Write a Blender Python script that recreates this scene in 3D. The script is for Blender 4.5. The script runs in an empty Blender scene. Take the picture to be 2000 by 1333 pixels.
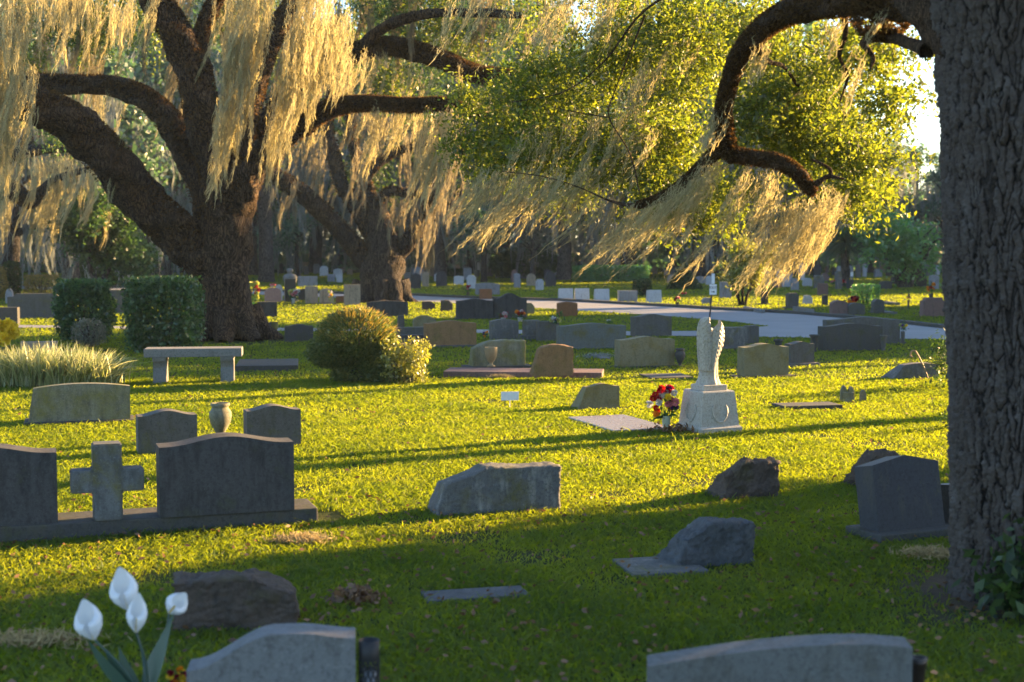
import bpy, bmesh, math, random
import numpy as np
from mathutils import Vector, Matrix
random.seed(7); RNG = np.random.default_rng(7)
R = math.radians
SC = bpy.context.scene
COL = SC.collection
F = 50/36*2000; CAMZ = 1.7; PITCH = math.atan(186.5/F)
cp, sp = math.cos(PITCH), math.sin(PITCH)

# ------------------------------------------------------------------ camera helpers
def ray(px, py):
    a, b = (px-1000)/F, -(py-666.5)/F
    return Vector((a, b*sp+cp, b*cp-sp))
def G(px, py, z=0.0):
    d = ray(px, py); t = (z-CAMZ)/d.z
    return Vector((d.x*t, d.y*t, z))
def P(px, py, Y):
    d = ray(px, py); t = Y/d.y
    return Vector((d.x*t, Y, CAMZ+d.z*t))

cam = bpy.data.cameras.new("camera"); camo = bpy.data.objects.new("camera", cam); COL.objects.link(camo)
camo.location = (0, 0, CAMZ); camo.rotation_euler = (math.pi/2-PITCH, 0, 0)
cam.lens = 50; cam.sensor_width = 36; cam.clip_end = 2000; cam.clip_start = .05
cam.dof.use_dof = True; cam.dof.focus_distance = 12.5; cam.dof.aperture_fstop = 2.8
SC.camera = camo

# ------------------------------------------------------------------ light
SUN_EL = 13.0
saz = (math.cos(R(28)), math.sin(R(28)))            # towards the sun, ground plane
sund = Vector((saz[0]*math.cos(R(SUN_EL)), saz[1]*math.cos(R(SUN_EL)), math.sin(R(SUN_EL))))
w = bpy.data.worlds.new("World"); SC.world = w; w.use_nodes = True
nt = w.node_tree; nt.nodes.clear()
sky = nt.nodes.new('ShaderNodeTexSky'); sky.sky_type = 'NISHITA'; sky.sun_disc = False
sky.sun_elevation = R(SUN_EL); sky.sun_rotation = math.atan2(saz[0], saz[1])
sky.air_density = 1.0; sky.dust_density = 0.8; sky.ozone_density = 2.6
bg = nt.nodes.new('ShaderNodeBackground'); bg.inputs[1].default_value = 0.068
wo = nt.nodes.new('ShaderNodeOutputWorld')
nt.links.new(sky.outputs[0], bg.inputs[0]); nt.links.new(bg.outputs[0], wo.inputs[0])
sl = bpy.data.lights.new("sun", 'SUN'); sl.energy = 5.0; sl.angle = R(0.5); sl.color = (1.0, .63, .27)
so = bpy.data.objects.new("sun", sl); COL.objects.link(so)
so.rotation_euler = sund.to_track_quat('Z', 'Y').to_euler()
SC.view_settings.view_transform = 'Standard'; SC.view_settings.look = 'None'
SC.view_settings.gamma = 1; SC.view_settings.exposure = 2.95
SC.cycles.use_denoising = True
SC.cycles.max_bounces = 6; SC.cycles.diffuse_bounces = 3; SC.cycles.transmission_bounces = 4
SC.cycles.transparent_max_bounces = 8; SC.cycles.sample_clamp_indirect = 4

# ------------------------------------------------------------------ tags
def tag(o, label=None, cat=None, group=None, kind=None):
    if label: o['label'] = label
    if cat: o['category'] = cat
    if group: o['group'] = group
    if kind: o['kind'] = kind
    return o
def empty(name, loc=(0, 0, 0), rz=0, rx=0):
    o = bpy.data.objects.new(name, None); COL.objects.link(o); o.empty_display_size = .2
    o.location = loc; o.rotation_euler = (rx, 0, rz); return o
def link(name, me, parent=None, loc=None, rz=0):
    o = bpy.data.objects.new(name, me); COL.objects.link(o)
    if parent: o.parent = parent
    if loc is not None: o.location = loc
    if rz: o.rotation_euler = (0, 0, rz)
    return o

# ------------------------------------------------------------------ materials
class N:
    def __init__(s, name):
        s.m = bpy.data.materials.new(name); s.m.use_nodes = True; s.t = s.m.node_tree; s.t.nodes.clear()
        s.out = s.t.nodes.new('ShaderNodeOutputMaterial')
    def n(s, typ, **kw):
        k = s.t.nodes.new('ShaderNode'+typ)
        for a, v in kw.items():
            if a.startswith('i_'):
                key = a[2:].replace('_', ' ')
                s.setin(k, key, v)
            else: setattr(k, a, v)
        return k
    def setin(s, k, key, v):
        i = int(key) if key.isdigit() else key
        sock = k.inputs[i]
        if isinstance(v, bpy.types.NodeSocket): s.t.links.new(v, sock)
        elif isinstance(v, bpy.types.Node): s.t.links.new(v.outputs[0], sock)
        else: sock.default_value = v
    def coord(s, which='Object', scale=(1, 1, 1)):
        c = s.n('TexCoord'); mp = s.n('Mapping'); s.t.links.new(c.outputs[which], mp.inputs[0]); mp.inputs['Scale'].default_value = scale
        return mp.outputs[0]
    def noise(s, vec, scale, detail=5, rough=.6, dist=0):
        return s.n('TexNoise', i_Vector=vec, i_Scale=scale, i_Detail=detail, i_Roughness=rough, i_Distortion=dist).outputs[0]
    def ramp(s, fac, stops):
        r = s.n('ValToRGB'); s.t.links.new(fac, r.inputs[0]); e = r.color_ramp.elements
        while len(e) < len(stops): e.new(.5)
        for k, (p, c) in enumerate(stops):
            e[k].position = p
            if isinstance(c, (int, float)): c = (c, c, c)
            e[k].color = (*c[:3], 1)
        return r.outputs[0]
    def mix(s, fac, a, b, typ='MIX'):
        m = s.n('Mix', data_type='RGBA', blend_type=typ)
        for i, v in ((0, fac), (6, a), (7, b)):
            if isinstance(v, bpy.types.NodeSocket): s.t.links.new(v, m.inputs[i])
            elif isinstance(v, (int, float)): m.inputs[i].default_value = v
            else: m.inputs[i].default_value = (*v[:3], 1)
        return m.outputs[2]
    def surf(s, sock):
        s.t.links.new(sock, s.out.inputs[0]); return s.m
    def principled(s, col, rough=.8, bump=None, bstr=.4, bdist=.02, spec=.4, **kw):
        b = s.n('BsdfPrincipled')
        for key, v in (('Base Color', col), ('Roughness', rough), ('Specular IOR Level', spec)):
            if isinstance(v, (tuple, list)): v = (*v[:3], 1)
            s.setin(b, key, v)
        for k, v in kw.items(): s.setin(b, k.replace('_', ' '), v)
        if bump is not None:
            bn = s.n('Bump', i_Height=bump, i_Strength=bstr, i_Distance=bdist); s.t.links.new(bn.outputs[0], b.inputs['Normal'])
        return s.surf(b.outputs[0])

def stone_mat(name, base, stain=(.07, .065, .05), moss=(.10, .10, .03), mossy=.5, stained=.5, rough=.85, grain=.25, spec=.3, bump=.5):
    q = N(name); v = q.coord('Object')
    oi = q.n('ObjectInfo'); off = q.n('VectorMath', operation='MULTIPLY_ADD')
    q.t.links.new(oi.outputs['Random'], off.inputs[0]); off.inputs[1].default_value = (37, 17, 23); q.t.links.new(v, off.inputs[2])
    v = off.outputs[0]
    g = q.noise(v, 220, 3, .7); lar = q.noise(v, 5, 6, .65, .3); mid = q.noise(v, 22, 5, .7)
    st = q.n('Mapping'); q.t.links.new(v, st.inputs[0]); st.inputs['Scale'].default_value = (1, 1, .28)
    streak = q.noise(st.outputs[0], 14, 6, .7)
    c = q.mix(q.ramp(g, [(.3, 1-grain), (.7, 1+grain*.0)]), (0, 0, 0), base, 'MIX')
    c = q.mix(q.ramp(mid, [(.35, 0.0), (.75, .5)]), c, [x*.6 for x in base])
    c = q.mix(q.ramp(streak, [(.62-stained*.3, 0), (.80-stained*.2, .85)]), c, stain)
    c = q.mix(q.ramp(lar, [(.66-mossy*.3, 0), (.80-mossy*.2, .9)]), c, moss)
    sp1 = q.noise(v, 48, 3, .8); sp2 = q.noise(v, 90, 2, .9)
    c = q.mix(q.ramp(sp1, [(.50, 0), (.66, .65)]), c, [x*.38 for x in base])
    c = q.mix(q.ramp(sp2, [(.58, 0), (.72, .5 if grain else 0)]), c, [min(.8, x*1.4+.01) for x in base])
    h = q.mix(.5, mid, q.mix(.5, g, sp1))
    return q.principled(c, rough, h, bump*1.3, .010, spec)
def leaf_mat(name, c1, c2, trans=.5, tcol=None, gloss=.06, rough=.45):
    q = N(name); a = q.n('Attribute', attribute_name='rnd'); f = a.outputs['Fac']
    c = q.ramp(f, [(0, c1), (1, c2)])
    tc = q.mix(1.0, c, tcol, 'MULTIPLY') if tcol else c
    d = q.n('BsdfDiffuse', i_Color=c); t = q.n('BsdfTranslucent', i_Color=tc)
    m = q.n('MixShader', i_0=trans); q.t.links.new(d.outputs[0], m.inputs[1]); q.t.links.new(t.outputs[0], m.inputs[2])
    gl = q.n('BsdfGlossy', i_Roughness=rough); gl.inputs[0].default_value = (1, 1, 1, 1)
    m2 = q.n('MixShader', i_0=gloss); q.t.links.new(m.outputs[0], m2.inputs[1]); q.t.links.new(gl.outputs[0], m2.inputs[2])
    return q.surf(m2.outputs[0])
def bark_mat(name, c1, c2, c3, sc=1.0, bstr=.9, bdist=.04):
    q = N(name); v = q.coord('Object', (1, 1, .13)); v2 = q.coord('Object')
    nz = q.noise(v2, 3*sc, 3, .5)
    vm = q.n('VectorMath', operation='MULTIPLY_ADD'); q.t.links.new(nz, vm.inputs[0]); vm.inputs[1].default_value = (.35, .35, .1); q.t.links.new(v, vm.inputs[2])
    vo = q.n('TexVoronoi', feature='DISTANCE_TO_EDGE', i_Vector=vm.outputs[0], i_Scale=24*sc).outputs['Distance']
    n1 = q.noise(v, 30*sc, 6, .7); big = q.noise(v2, 1.7*sc, 4, .6)
    crack = q.ramp(vo, [(0, 0), (.22, 1)])
    c = q.mix(n1, c1, c2); c = q.mix(q.ramp(big, [(.45, 0), (.7, .7)]), c, c3)
    c = q.mix(crack, [x*.25 for x in c1], c)
    h = q.mix(.45, crack, n1)
    return q.principled(c, .95, h, bstr, bdist, .15)
def plain(name, c, rough=.6, spec=.4, metal=0, nscale=60, bstr=.1):
    q = N(name); v = q.coord('Object'); nz = q.noise(v, nscale, 4)
    col = q.mix(q.ramp(nz, [(.3, 0), (.8, .5)]), c, [x*.6 for x in c])
    return q.principled(col, rough, nz, bstr, .003, spec, Metallic=metal)

M = {}
M['grey'] = stone_mat('grey_granite', (.115, .112, .108), mossy=.35, stained=.6)
M['bluegrey'] = stone_mat('blue_grey_granite', (.068, .068, .071), stain=(.018, .019, .018), moss=(.05, .055, .03), mossy=.25, stained=.55, bump=.3)
M['darkgrey'] = stone_mat('dark_weathered_granite', (.07, .07, .07), moss=(.05, .055, .02), mossy=.45, stained=.6)
M['olive'] = stone_mat('olive_mossy_stone', (.22, .20, .12), stain=(.10, .09, .05), moss=(.16, .13, .04), mossy=.6, stained=.4)
M['tan'] = stone_mat('tan_stone', (.34, .27, .20), mossy=.2, stained=.4)
M['lichen'] = stone_mat('lichen_stone', (.24, .23, .16), stain=(.06, .06, .05), moss=(.15, .14, .04), mossy=.8, stained=.6)
M['litgrey'] = stone_mat('lit_far_grey_granite', (.27, .285, .32), mossy=.2, stained=.4)  # grey and pale granite again, lightened: open-sky light put into the colour
M['litpale'] = stone_mat('lit_far_pale_stone', (.50, .52, .56), mossy=.05, stained=.2)
M['brown'] = stone_mat('brown_rock', (.10, .075, .06), stain=(.04, .035, .03), moss=(.07, .06, .025), mossy=.35, stained=.5, bump=.9)
M['rust'] = stone_mat('rust_stone', (.26, .12, .055), stain=(.09, .05, .03), moss=(.16, .11, .03), mossy=.3, stained=.4)
M['rock'] = stone_mat('orange_brown_rock', (.26, .15, .07), stain=(.09, .06, .03), moss=(.13, .10, .03), mossy=.4, stained=.4, bump=.9)
M['pink'] = stone_mat('pink_granite', (.42, .24, .19), mossy=.05, stained=.2)
M['slabpink'] = stone_mat('pinkish_slab', (.20, .13, .12), mossy=.1, stained=.35)
M['pale'] = stone_mat('pale_stone', (.19, .195, .20), mossy=.2, stained=.35)
M['paleworn'] = stone_mat('pale_worn_stone', (.15, .155, .155), mossy=.25, stained=.4)
M['black'] = stone_mat('black_granite', (.02, .02, .022), mossy=0, stained=.0, rough=.3, spec=.5, bump=.1)
M['polished'] = stone_mat('polished_granite', (.042, .045, .055), mossy=.1, stained=.3, rough=.6, spec=.3, bump=.04)
M['white'] = stone_mat('white_marble', (.46, .44, .40), stain=(.28, .26, .22), moss=(.3, .28, .2), mossy=.2, stained=.35, rough=.6, bump=.15)
M['flatpink'] = stone_mat('polished_pink_slab', (.34, .29, .27), mossy=.1, stained=.3, rough=.25, spec=.6, bump=.05)
M['grooves'] = plain('groove', (.06, .06, .055), .9)
M['bark_oak'] = bark_mat('oak_bark', (.05, .036, .026), (.11, .078, .052), (.13, .078, .04), 1.0, .9, .06)
M['bark_front'] = bark_mat('front_trunk_bark', (.10, .095, .10), (.20, .19, .195), (.13, .12, .12), 3.2, .7, .015)
M['bark_limb'] = bark_mat('mossy_limb_bark', (.06, .04, .028), (.12, .08, .05), (.17, .095, .045), 3.0, .8, .02)
M['bark_far'] = bark_mat('far_bark', (.07, .06, .055), (.14, .125, .115), (.16, .15, .14), .8)
M['leaf_oak'] = leaf_mat('oak_leaves', (.022, .045, .012), (.095, .128, .022), .56, (3.7, 3.1, 1.0), gloss=.03)
M['leaf_far'] = leaf_mat('far_leaves', (.028, .062, .040), (.075, .14, .08), .4, (1.7, 1.9, 1.1))
M['leaf_hedge'] = leaf_mat('hedge_leaves', (.015, .035, .010), (.04, .075, .02), .4, (2.4, 2.2, 1), gloss=.03)
M['leaf_bright'] = leaf_mat('bright_leaves', (.05, .15, .04), (.09, .22, .06), .45, (2, 2, 1))
M['leaf_yellow'] = leaf_mat('yellow_leaves', (.12, .14, .02), (.28, .29, .04), .5, (1.8, 1.7, 1))
M['leaf_shrub'] = leaf_mat('shrub_leaves', (.03, .06, .014), (.12, .15, .04), .42, (2, 1.8, 1.2), gloss=.03)
M['leaf_gold'] = leaf_mat('golden_leaves', (.13, .12, .03), (.30, .24, .05), .5, (1.8, 1.5, 1))
M['leaf_greyish'] = leaf_mat('grey_green_leaves', (.06, .075, .05), (.13, .14, .10), .35, (1.5, 1.5, 1.2))
M['fern'] = leaf_mat('brown_fern', (.035, .025, .016), (.125, .08, .038), .4, (1.6, 1.4, 1), gloss=0)
M['moss'] = leaf_mat('spanish_moss', (.20, .19, .115), (.54, .51, .335), .55, (1.25, 1.15, .85), gloss=0)
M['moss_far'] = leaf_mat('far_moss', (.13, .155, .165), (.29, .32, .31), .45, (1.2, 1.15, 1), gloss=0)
M['blade'] = leaf_mat('grass_blades', (.035, .08, .012), (.078, .14, .02), .62, (4.7, 2.95, .45), gloss=.015, rough=.5)
M['dryblade'] = leaf_mat('variegated_blades', (.11, .16, .04), (.48, .50, .28), .5, (1.4, 1.3, 1), gloss=.04)
M['deadleaf'] = leaf_mat('dead_leaves', (.10, .05, .02), (.24, .13, .06), .25, None, gloss=.03)
M['straw'] = leaf_mat('dry_grass', (.26, .20, .10), (.48, .38, .20), .4, None, gloss=0)
for nm, c in dict(red=(.55, .01, .01), crimson=(.3, .005, .04), orange=(.9, .32, .01), yellow=(.98, .72, .04), fpink=(.75, .25, .3), fwhite=(.75, .75, .75), purple=(.10, .03, .25), fgreen=(.04, .12, .03)).items():
    M[nm] = leaf_mat('petal_'+nm, [x*.75 for x in c], c, .4, None, gloss=.02)
M['iron'] = plain('dark_iron', (.02, .02, .022), .6, .4)
M['whitepaint'] = plain('white_paint', (.75, .76, .78), .5, .4, 0, 20, .02)
M['ink'] = plain('black_ink', (.02, .02, .03), .6)
M['wood'] = plain('cane_wood', (.33, .20, .10), .6)
M['clay'] = plain('olive_urn', (.18, .16, .06), .8, .3, 0, 25, .4)
M['steel'] = plain('galvanised_steel', (.25, .27, .30), .5, .5, .5)
M['tansign'] = plain('tan_sign_paint', (.35, .33, .26), .6)

def ground_mat():
    q = N('lawn_soil'); v = q.coord('Object')
    a = q.noise(v, .6, 5, .6); b = q.noise(v, 9, 6, .7); c3 = q.noise(v, 60, 4, .7)
    c = q.mix(b, (.022, .038, .008), (.055, .08, .015)); c = q.mix(q.ramp(a, [(.5, 0), (.72, .55)]), c, (.085, .065, .035))
    c = q.mix(q.ramp(c3, [(.4, 0), (.7, .6)]), c, (.03, .022, .012))
    # bare earth round the near trunk
    g = q.n('NewGeometry').outputs['Position']
    ds = q.n('VectorMath', operation='DISTANCE'); q.t.links.new(g, ds.inputs[0]); ds.inputs[1].default_value = tuple(TRUNK3)
    w = q.n('Math', operation='MULTIPLY_ADD'); q.t.links.new(b, w.inputs[0]); w.inputs[1].default_value = 1.2; q.t.links.new(ds.outputs['Value'], w.inputs[2])
    c = q.mix(q.ramp(w.outputs[0], [(.0, 0), (1.0, 0)]), c, c)
    bare = q.n('MapRange', i_0=w.outputs[0], i_1=1.0, i_2=1.5, i_3=1.0, i_4=0.0)
    c = q.mix(bare.outputs[0], c, q.mix(b, (.055, .04, .03), (.12, .09, .065)))
    return q.principled(c, .95, b, .8, .05, .1)
def road_mat():
    q = N('worn_asphalt'); v = q.coord('Object'); b = q.noise(v, 90, 3, .8); a = q.noise(v, .7, 5)
    c = q.mix(b, (.16, .16, .17), (.27, .27, .275)); c = q.mix(q.ramp(a, [(.4, 0), (.7, .5)]), c, (.14, .14, .145))
    return q.principled(c, .75, b, .5, .005, .35)

def haze(dens):
    bm = bmesh.new(); bmesh.ops.create_cube(bm, size=1)
    for v in bm.verts: v.co = Vector((v.co.x*900, v.co.y*900+300, -1 if v.co.z < 0 else 45))
    m = bpy.data.materials.new('evening_haze'); m.use_nodes = True; t = m.node_tree; t.nodes.clear()
    o = t.nodes.new('ShaderNodeOutputMaterial'); p = t.nodes.new('ShaderNodeVolumePrincipled'); p.inputs['Color'].default_value = (.68, .84, 1, 1); p.inputs['Density'].default_value = dens
    t.links.new(p.outputs[0], o.inputs['Volume']); me = bpy.data.meshes.new('haze'); bm.to_mesh(me); bm.free(); me.materials.append(m)
    h = bpy.data.objects.new('haze', me); COL.objects.link(h); h['kind'] = 'stuff'
haze(.0003)
# ------------------------------------------------------------------ fast meshes
def quads_mesh(name, V, k, mat, rnd=None, smooth=False, faces=None):
    """V (n,k,3) separate k-gons, or V (n,3) with faces (m,k)"""
    me = bpy.data.meshes.new(name)
    if faces is None:
        n = V.shape[0]; verts = V.reshape(-1, 3); faces = np.arange(n*k).reshape(n, k)
        if rnd is not None: rnd = np.repeat(rnd, k)
    else: verts = V
    me.vertices.add(len(verts)); me.vertices.foreach_set('co', np.ascontiguousarray(verts, dtype=np.float32).ravel())
    m = len(faces); me.loops.add(m*k); me.loops.foreach_set('vertex_index', np.ascontiguousarray(faces, dtype=np.int32).ravel())
    me.polygons.add(m); me.polygons.foreach_set('loop_start', np.arange(0, m*k, k, dtype=np.int32))
    try: me.polygons.foreach_set('loop_total', np.full(m, k, dtype=np.int32))
    except Exception: pass
    if smooth: me.polygons.foreach_set('use_smooth', np.ones(m, dtype=bool))
    if rnd is not None:
        at = me.attributes.new('rnd', 'FLOAT', 'POINT'); at.data.foreach_set('value', np.ascontiguousarray(rnd, dtype=np.float32))
    me.update(calc_edges=True); me.materials.append(mat)
    return me
def unit(a): return a/np.maximum(np.linalg.norm(a, axis=-1, keepdims=True), 1e-9)
def ribbons(name, path, width, side, mat, rnd):
    """path (n,s,3), width (n,s), side (n,3)"""
    n, s, _ = path.shape
    L = path - side[:, None, :]*width[..., None]/2; Rr = path + side[:, None, :]*width[..., None]/2
    V = np.stack([L, Rr], 2).reshape(-1, 3)
    b = (np.arange(n)*s*2)[:, None] + (np.arange(s-1)*2)[None]
    Fc = np.stack([b, b+1, b+3, b+2], -1).reshape(-1, 4)
    return quads_mesh(name, V, 4, mat, np.repeat(rnd, s*2), faces=Fc)
def leaves_mesh(name, C, size, mat, aspect=.45, up=0.0, rnd=None, dirs=None):
    n = len(C); d = unit(RNG.normal(size=(n, 3))+np.array([0, 0, up])) if dirs is None else unit(dirs)
    s = unit(np.cross(d, RNG.normal(size=(n, 3)))); nn = np.cross(d, s)
    sz = (size*RNG.uniform(.65, 1.25, n))[:, None]
    a = C-d*sz/2; b = C+s*sz*aspect/2+nn*sz*.08; c = C+d*sz/2; e = C-s*sz*aspect/2+nn*sz*.08
    if rnd is None: rnd = RNG.random(n)
    return quads_mesh(name, np.stack([a, b, c, e], 1), 4, mat, rnd)
def catmull(pts, per=6):
    pts = np.array(pts, float); q = np.vstack([2*pts[0]-pts[1], pts, 2*pts[-1]-pts[-2]]); out = []
    for i in range(1, len(q)-2):
        for t in np.linspace(0, 1, per, endpoint=False):
            a, b, c, d = q[i-1], q[i], q[i+1], q[i+2]
            out.append(.5*((2*b)+(-a+c)*t+(2*a-5*b+4*c-d)*t*t+(-a+3*b-3*c+d)*t**3))
    out.append(q[-2]); return np.array(out)
def tube_arrays(ctrl, seg=14, per=6, rough=.08, seed=0):
    c = catmull(ctrl, per); p, r = c[:, :3], np.maximum(c[:, 3], .002)
    t = unit(np.gradient(p, axis=0)); ref = np.array([0.31, -.9, .3]); nrm = []
    v = unit(np.cross(t[0], ref))
    for k in range(len(p)):
        v = unit(v - t[k]*np.dot(v, t[k])); nrm.append(v)
    nrm = np.array(nrm); bi = np.cross(t, nrm)
    th = np.linspace(0, 2*np.pi, seg, endpoint=False); g = np.random.default_rng(seed)
    ph = g.uniform(0, 6.28, 4); k = np.arange(len(p))[:, None]
    wob = 1+rough*(np.sin(2*th[None]+ph[0]+k*.35)+.7*np.sin(3*th[None]+ph[1]-k*.5)+.6*np.sin(5*th[None]+ph[2]+k*.8)+.4*g.normal(size=(len(p), seg)))
    rr = r[:, None]*wob
    V = p[:, None]+rr[..., None]*(np.cos(th)[None, :, None]*nrm[:, None]+np.sin(th)[None, :, None]*bi[:, None])
    n = len(p); i = np.arange(n-1)[:, None]*seg; j = np.arange(seg)[None]
    Fc = np.stack([i+j, i+(j+1) % seg, i+seg+(j+1) % seg, i+seg+j], -1).reshape(-1, 4)
    V = V.reshape(-1, 3); a = len(V); V = np.vstack([V, p[-1:]+t[-1:]*r[-1]*.5, p[:1]])
    j = np.arange(seg); cap = np.stack([(n-1)*seg+j, (n-1)*seg+(j+1) % seg, np.full(seg, a), np.full(seg, a)], -1)
    return V, Fc, p, r, t
def tubes(name, ctrls, mat, seg=14, per=6, rough=.08):
    Vs, Fs, o = [], [], 0
    for k, c in enumerate(ctrls):
        V, Fc, *_ = tube_arrays(c, seg, per, rough, k+3); Vs.append(V); Fs.append(Fc+o); o += len(V)
    return quads_mesh(name, np.vstack(Vs), 4, mat, smooth=True, faces=np.vstack(Fs))

def moss_mesh(name, A, L, wind, mat, spread=.12, fil=60, wd=.008, seglen=.30, tip=.5):
    """A (n,3) anchors, L (n) festoon lengths, wind (3,) sideways drift per metre (x,y)"""
    A = np.asarray(A, float); n = len(A); L = np.asarray(L, float)
    fc = np.maximum((fil*L).astype(int), 6); idx = np.repeat(np.arange(n), fc); m = len(idx)
    ph = RNG.uniform(0, 6.28, (n, 3)); sw = RNG.uniform(.6, 1.35, n)
    sprd = spread*RNG.uniform(.6, 1.4, n)
    t0 = RNG.random(m)**.85*.94; S = 6
    fl = np.minimum(seglen*RNG.uniform(.5, 1.6, m), L[idx])
    ts = t0[:, None]+(fl/L[idx])[:, None]*np.linspace(0, 1, S)[None]
    def axis(t):
        l = L[idx][:, None]; q = np.stack([wind[0]*sw[idx][:, None]*l*t**1.5*1.0+.06*l*np.sin(3.5*t+ph[idx, 0][:, None]),
            wind[1]*l*t**1.5+.06*l*np.sin(3*t+ph[idx, 1][:, None]), -l*t], -1)
        return q
    C = A[idx][:, None]+axis(ts)
    rad = sprd[idx]*(1-t0)**tip*RNG.random(m)**.5+.01
    an = RNG.uniform(0, 6.28, m); off = np.stack([np.cos(an)*rad, np.sin(an)*rad, 0*an], -1)
    curl = RNG.random(m) < .5                       # short stray curls that give the moss its fuzz
    ts = np.where(curl[:, None], t0[:, None]+(ts-t0[:, None])*.32, ts); C = A[idx][:, None]+axis(ts)
    out = unit(RNG.normal(size=(m, 3)))*np.array([1, 1, .6])*(RNG.uniform(.02, .10, m)*np.where(curl, 1.5, .8))[:, None]*min(1, spread*8)
    s = np.linspace(0, 1, S)
    path = C+off[:, None]*(1-.45*np.minimum(ts, 1.2)[..., None])+out[:, None]*(s**2)[None, :, None]
    path = path+RNG.normal(size=path.shape)*(.006+.5*wd)
    W = wd*RNG.uniform(.5, 1.5, m)[:, None]*np.array([.5, 1, 1, .9, .7, .15])[None]
    side = RNG.normal(size=(m, 3))*np.array([1, .55, .25]); side = unit(side)
    rn = np.clip(RNG.random(m)*.6+RNG.random(n)[idx]*.4, 0, 1)
    return ribbons(name, path, W, side, mat, rn)

# ------------------------------------------------------------------ solid primitives with bmesh
def bm_mesh(bm, name, mat, smooth=False):
    me = bpy.data.meshes.new(name); bm.to_mesh(me); bm.free(); me.materials.append(mat)
    if smooth:
        for p in me.polygons: p.use_smooth = True
    return me
def vnoise(x, y, z, s, seed=0):
    from mathutils import noise as mn
    return mn.noise(Vector((x*s+seed*7.3, y*s+seed*3.1, z*s+seed*1.7)))
def box_mesh(name, w, d, h, mat, bev=.006, taper=1.0, z0=0):
    bm = bmesh.new(); bmesh.ops.create_cube(bm, size=1)
    for v in bm.verts:
        k = taper if v.co.z > 0 else 1
        v.co = Vector((v.co.x*w*k, v.co.y*d*k, (v.co.z+.5)*h+z0))
    if bev: bmesh.ops.bevel(bm, geom=bm.edges[:], offset=bev, segments=2, affect='EDGES', profile=.6)
    return bm_mesh(bm, name, mat)
def topf(kind, x):
    a = abs(x)*2                     # 0 centre .. 1 end
    if kind == 'serp': return 1-.105*(.5-.5*math.cos(math.pi*min(1, a*1.1)))
    if kind == 'serpbig': return 1-.22*(.5-.5*math.cos(math.pi*min(1, a*1.2)))
    if kind == 'arch': return 1-.10*a*a
    if kind == 'dome': return 1-.35*(1-math.sqrt(max(0, 1-a*a*.92)))
    if kind == 'round': return 1-.5*(1-math.sqrt(max(0, 1-min(1, a)**2*.98)))
    if kind == 'flat': return 1
    if kind == 'peak': return 1-.11*a
    if kind == 'ogee': return 1-.28*(.5+.5*math.cos(math.pi*min(1, max(0, (x+.5)*1.9)))) - .05*(.5-.5*math.cos(math.pi*max(0, (x-.15)*2.8)))
    if kind == 'shoulder': return 1 if a < .72 else (.94 if a < .8 else .86)
    if kind == 'slopeL': return 1-.30*max(0, -.15-x)/.35 - .06*max(0, x)
    if kind == 'slopeR': return 1-.30*max(0, x-.15)/.35 - .06*max(0, -x)
    return 1
yb_big = [False]
def tablet(name, W, H, T, top, mat, Tt=None, rough=0.0, rockL=0, nx=20, nz=8, seed=0, bev=.012):
    """front face on y=0 looking at -y, back face slopes from T at the ground to Tt at the top"""
    Tt = T if Tt is None else Tt
    ny = 3 if rough == 0 else 6
    if rough: nx, nz, ny = (56, 34, 14) if yb_big[0] else (26, 14, 6)
    bm = bmesh.new(); grid = {}
    def pt(i, j, k):
        key = (i, j, k)
        if key not in grid:
            x = i/nx-.5; y = j/ny; z = k/nz
            h = H*topf(top, x); tt = T+(Tt-T)*z
            X = x*W
            if rockL: X += rockL*z*(max(0, .5-x))      # left end leans in towards the top
            Y = y*tt+(T-tt)*.0
            Z = z*h
            if rough:
                n1 = .8*vnoise(X, Y, Z, 4/max(W, .3), seed)+.9*abs(vnoise(X, Y, Z, 11, seed+5))+.5*abs(vnoise(X, Y, Z, 26, seed+9))+.28*vnoise(X, Y, Z, 60, seed+2)+.2*vnoise(X, Y, Z, 110, seed+4)
                e = rough*n1
                cx, cy = (1 if i == nx else -1 if i == 0 else 0), (1 if j == ny else -1 if j == 0 else 0)
                X += cx*e*1.3+ .3*rough*vnoise(X, Z, 3, 9, seed); Y += cy*e-.0; Z += (e*1.2 if k == nz else 0)
                # soften corners
                if k == nz and (i in (0, nx) or j in (0, ny)): Z -= rough*.6
            grid[key] = bm.verts.new((X, Y, Z))
        return grid[key]
    def face(*a):
        bm.faces.new([pt(*q) for q in a])
    for i in range(nx):
        for k in range(nz):
            face((i, 0, k), (i+1, 0, k), (i+1, 0, k+1), (i, 0, k+1)); face((i+1, ny, k), (i, ny, k), (i, ny, k+1), (i+1, ny, k+1))
        for j in range(ny): face((i, j, nz), (i+1, j, nz), (i+1, j+1, nz), (i, j+1, nz))
    for j in range(ny):
        for k in range(nz):
            face((0, j+1, k), (0, j, k), (0, j, k+1), (0, j+1, k+1)); face((nx, j, k), (nx, j+1, k), (nx, j+1, k+1), (nx, j, k+1))
    if not rough and bev:
        es = [e for e in bm.edges if len(e.link_faces) == 2 and e.calc_face_angle() > .8]
        bmesh.ops.bevel(bm, geom=es, offset=min(bev, T*.2), segments=2, affect='EDGES', profile=.6)
    return bm_mesh(bm, name, mat, smooth=bool(rough))
def lathe_mesh(name, prof, mat, seg=28, solid=True):
    V = []; Fc = []
    for r, z in prof:
        for k in range(seg):
            a = 2*math.pi*k/seg; V.append((r*math.cos(a), r*math.sin(a), z))
    n = len(prof)
    for i in range(n-1):
        for k in range(seg): Fc.append((i*seg+k, i*seg+(k+1) % seg, (i+1)*seg+(k+1) % seg, (i+1)*seg+k))
    me = bpy.data.meshes.new(name); me.from_pydata(V, [], Fc); me.materials.append(mat)
    for p in me.polygons: p.use_smooth = True
    return me

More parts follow.
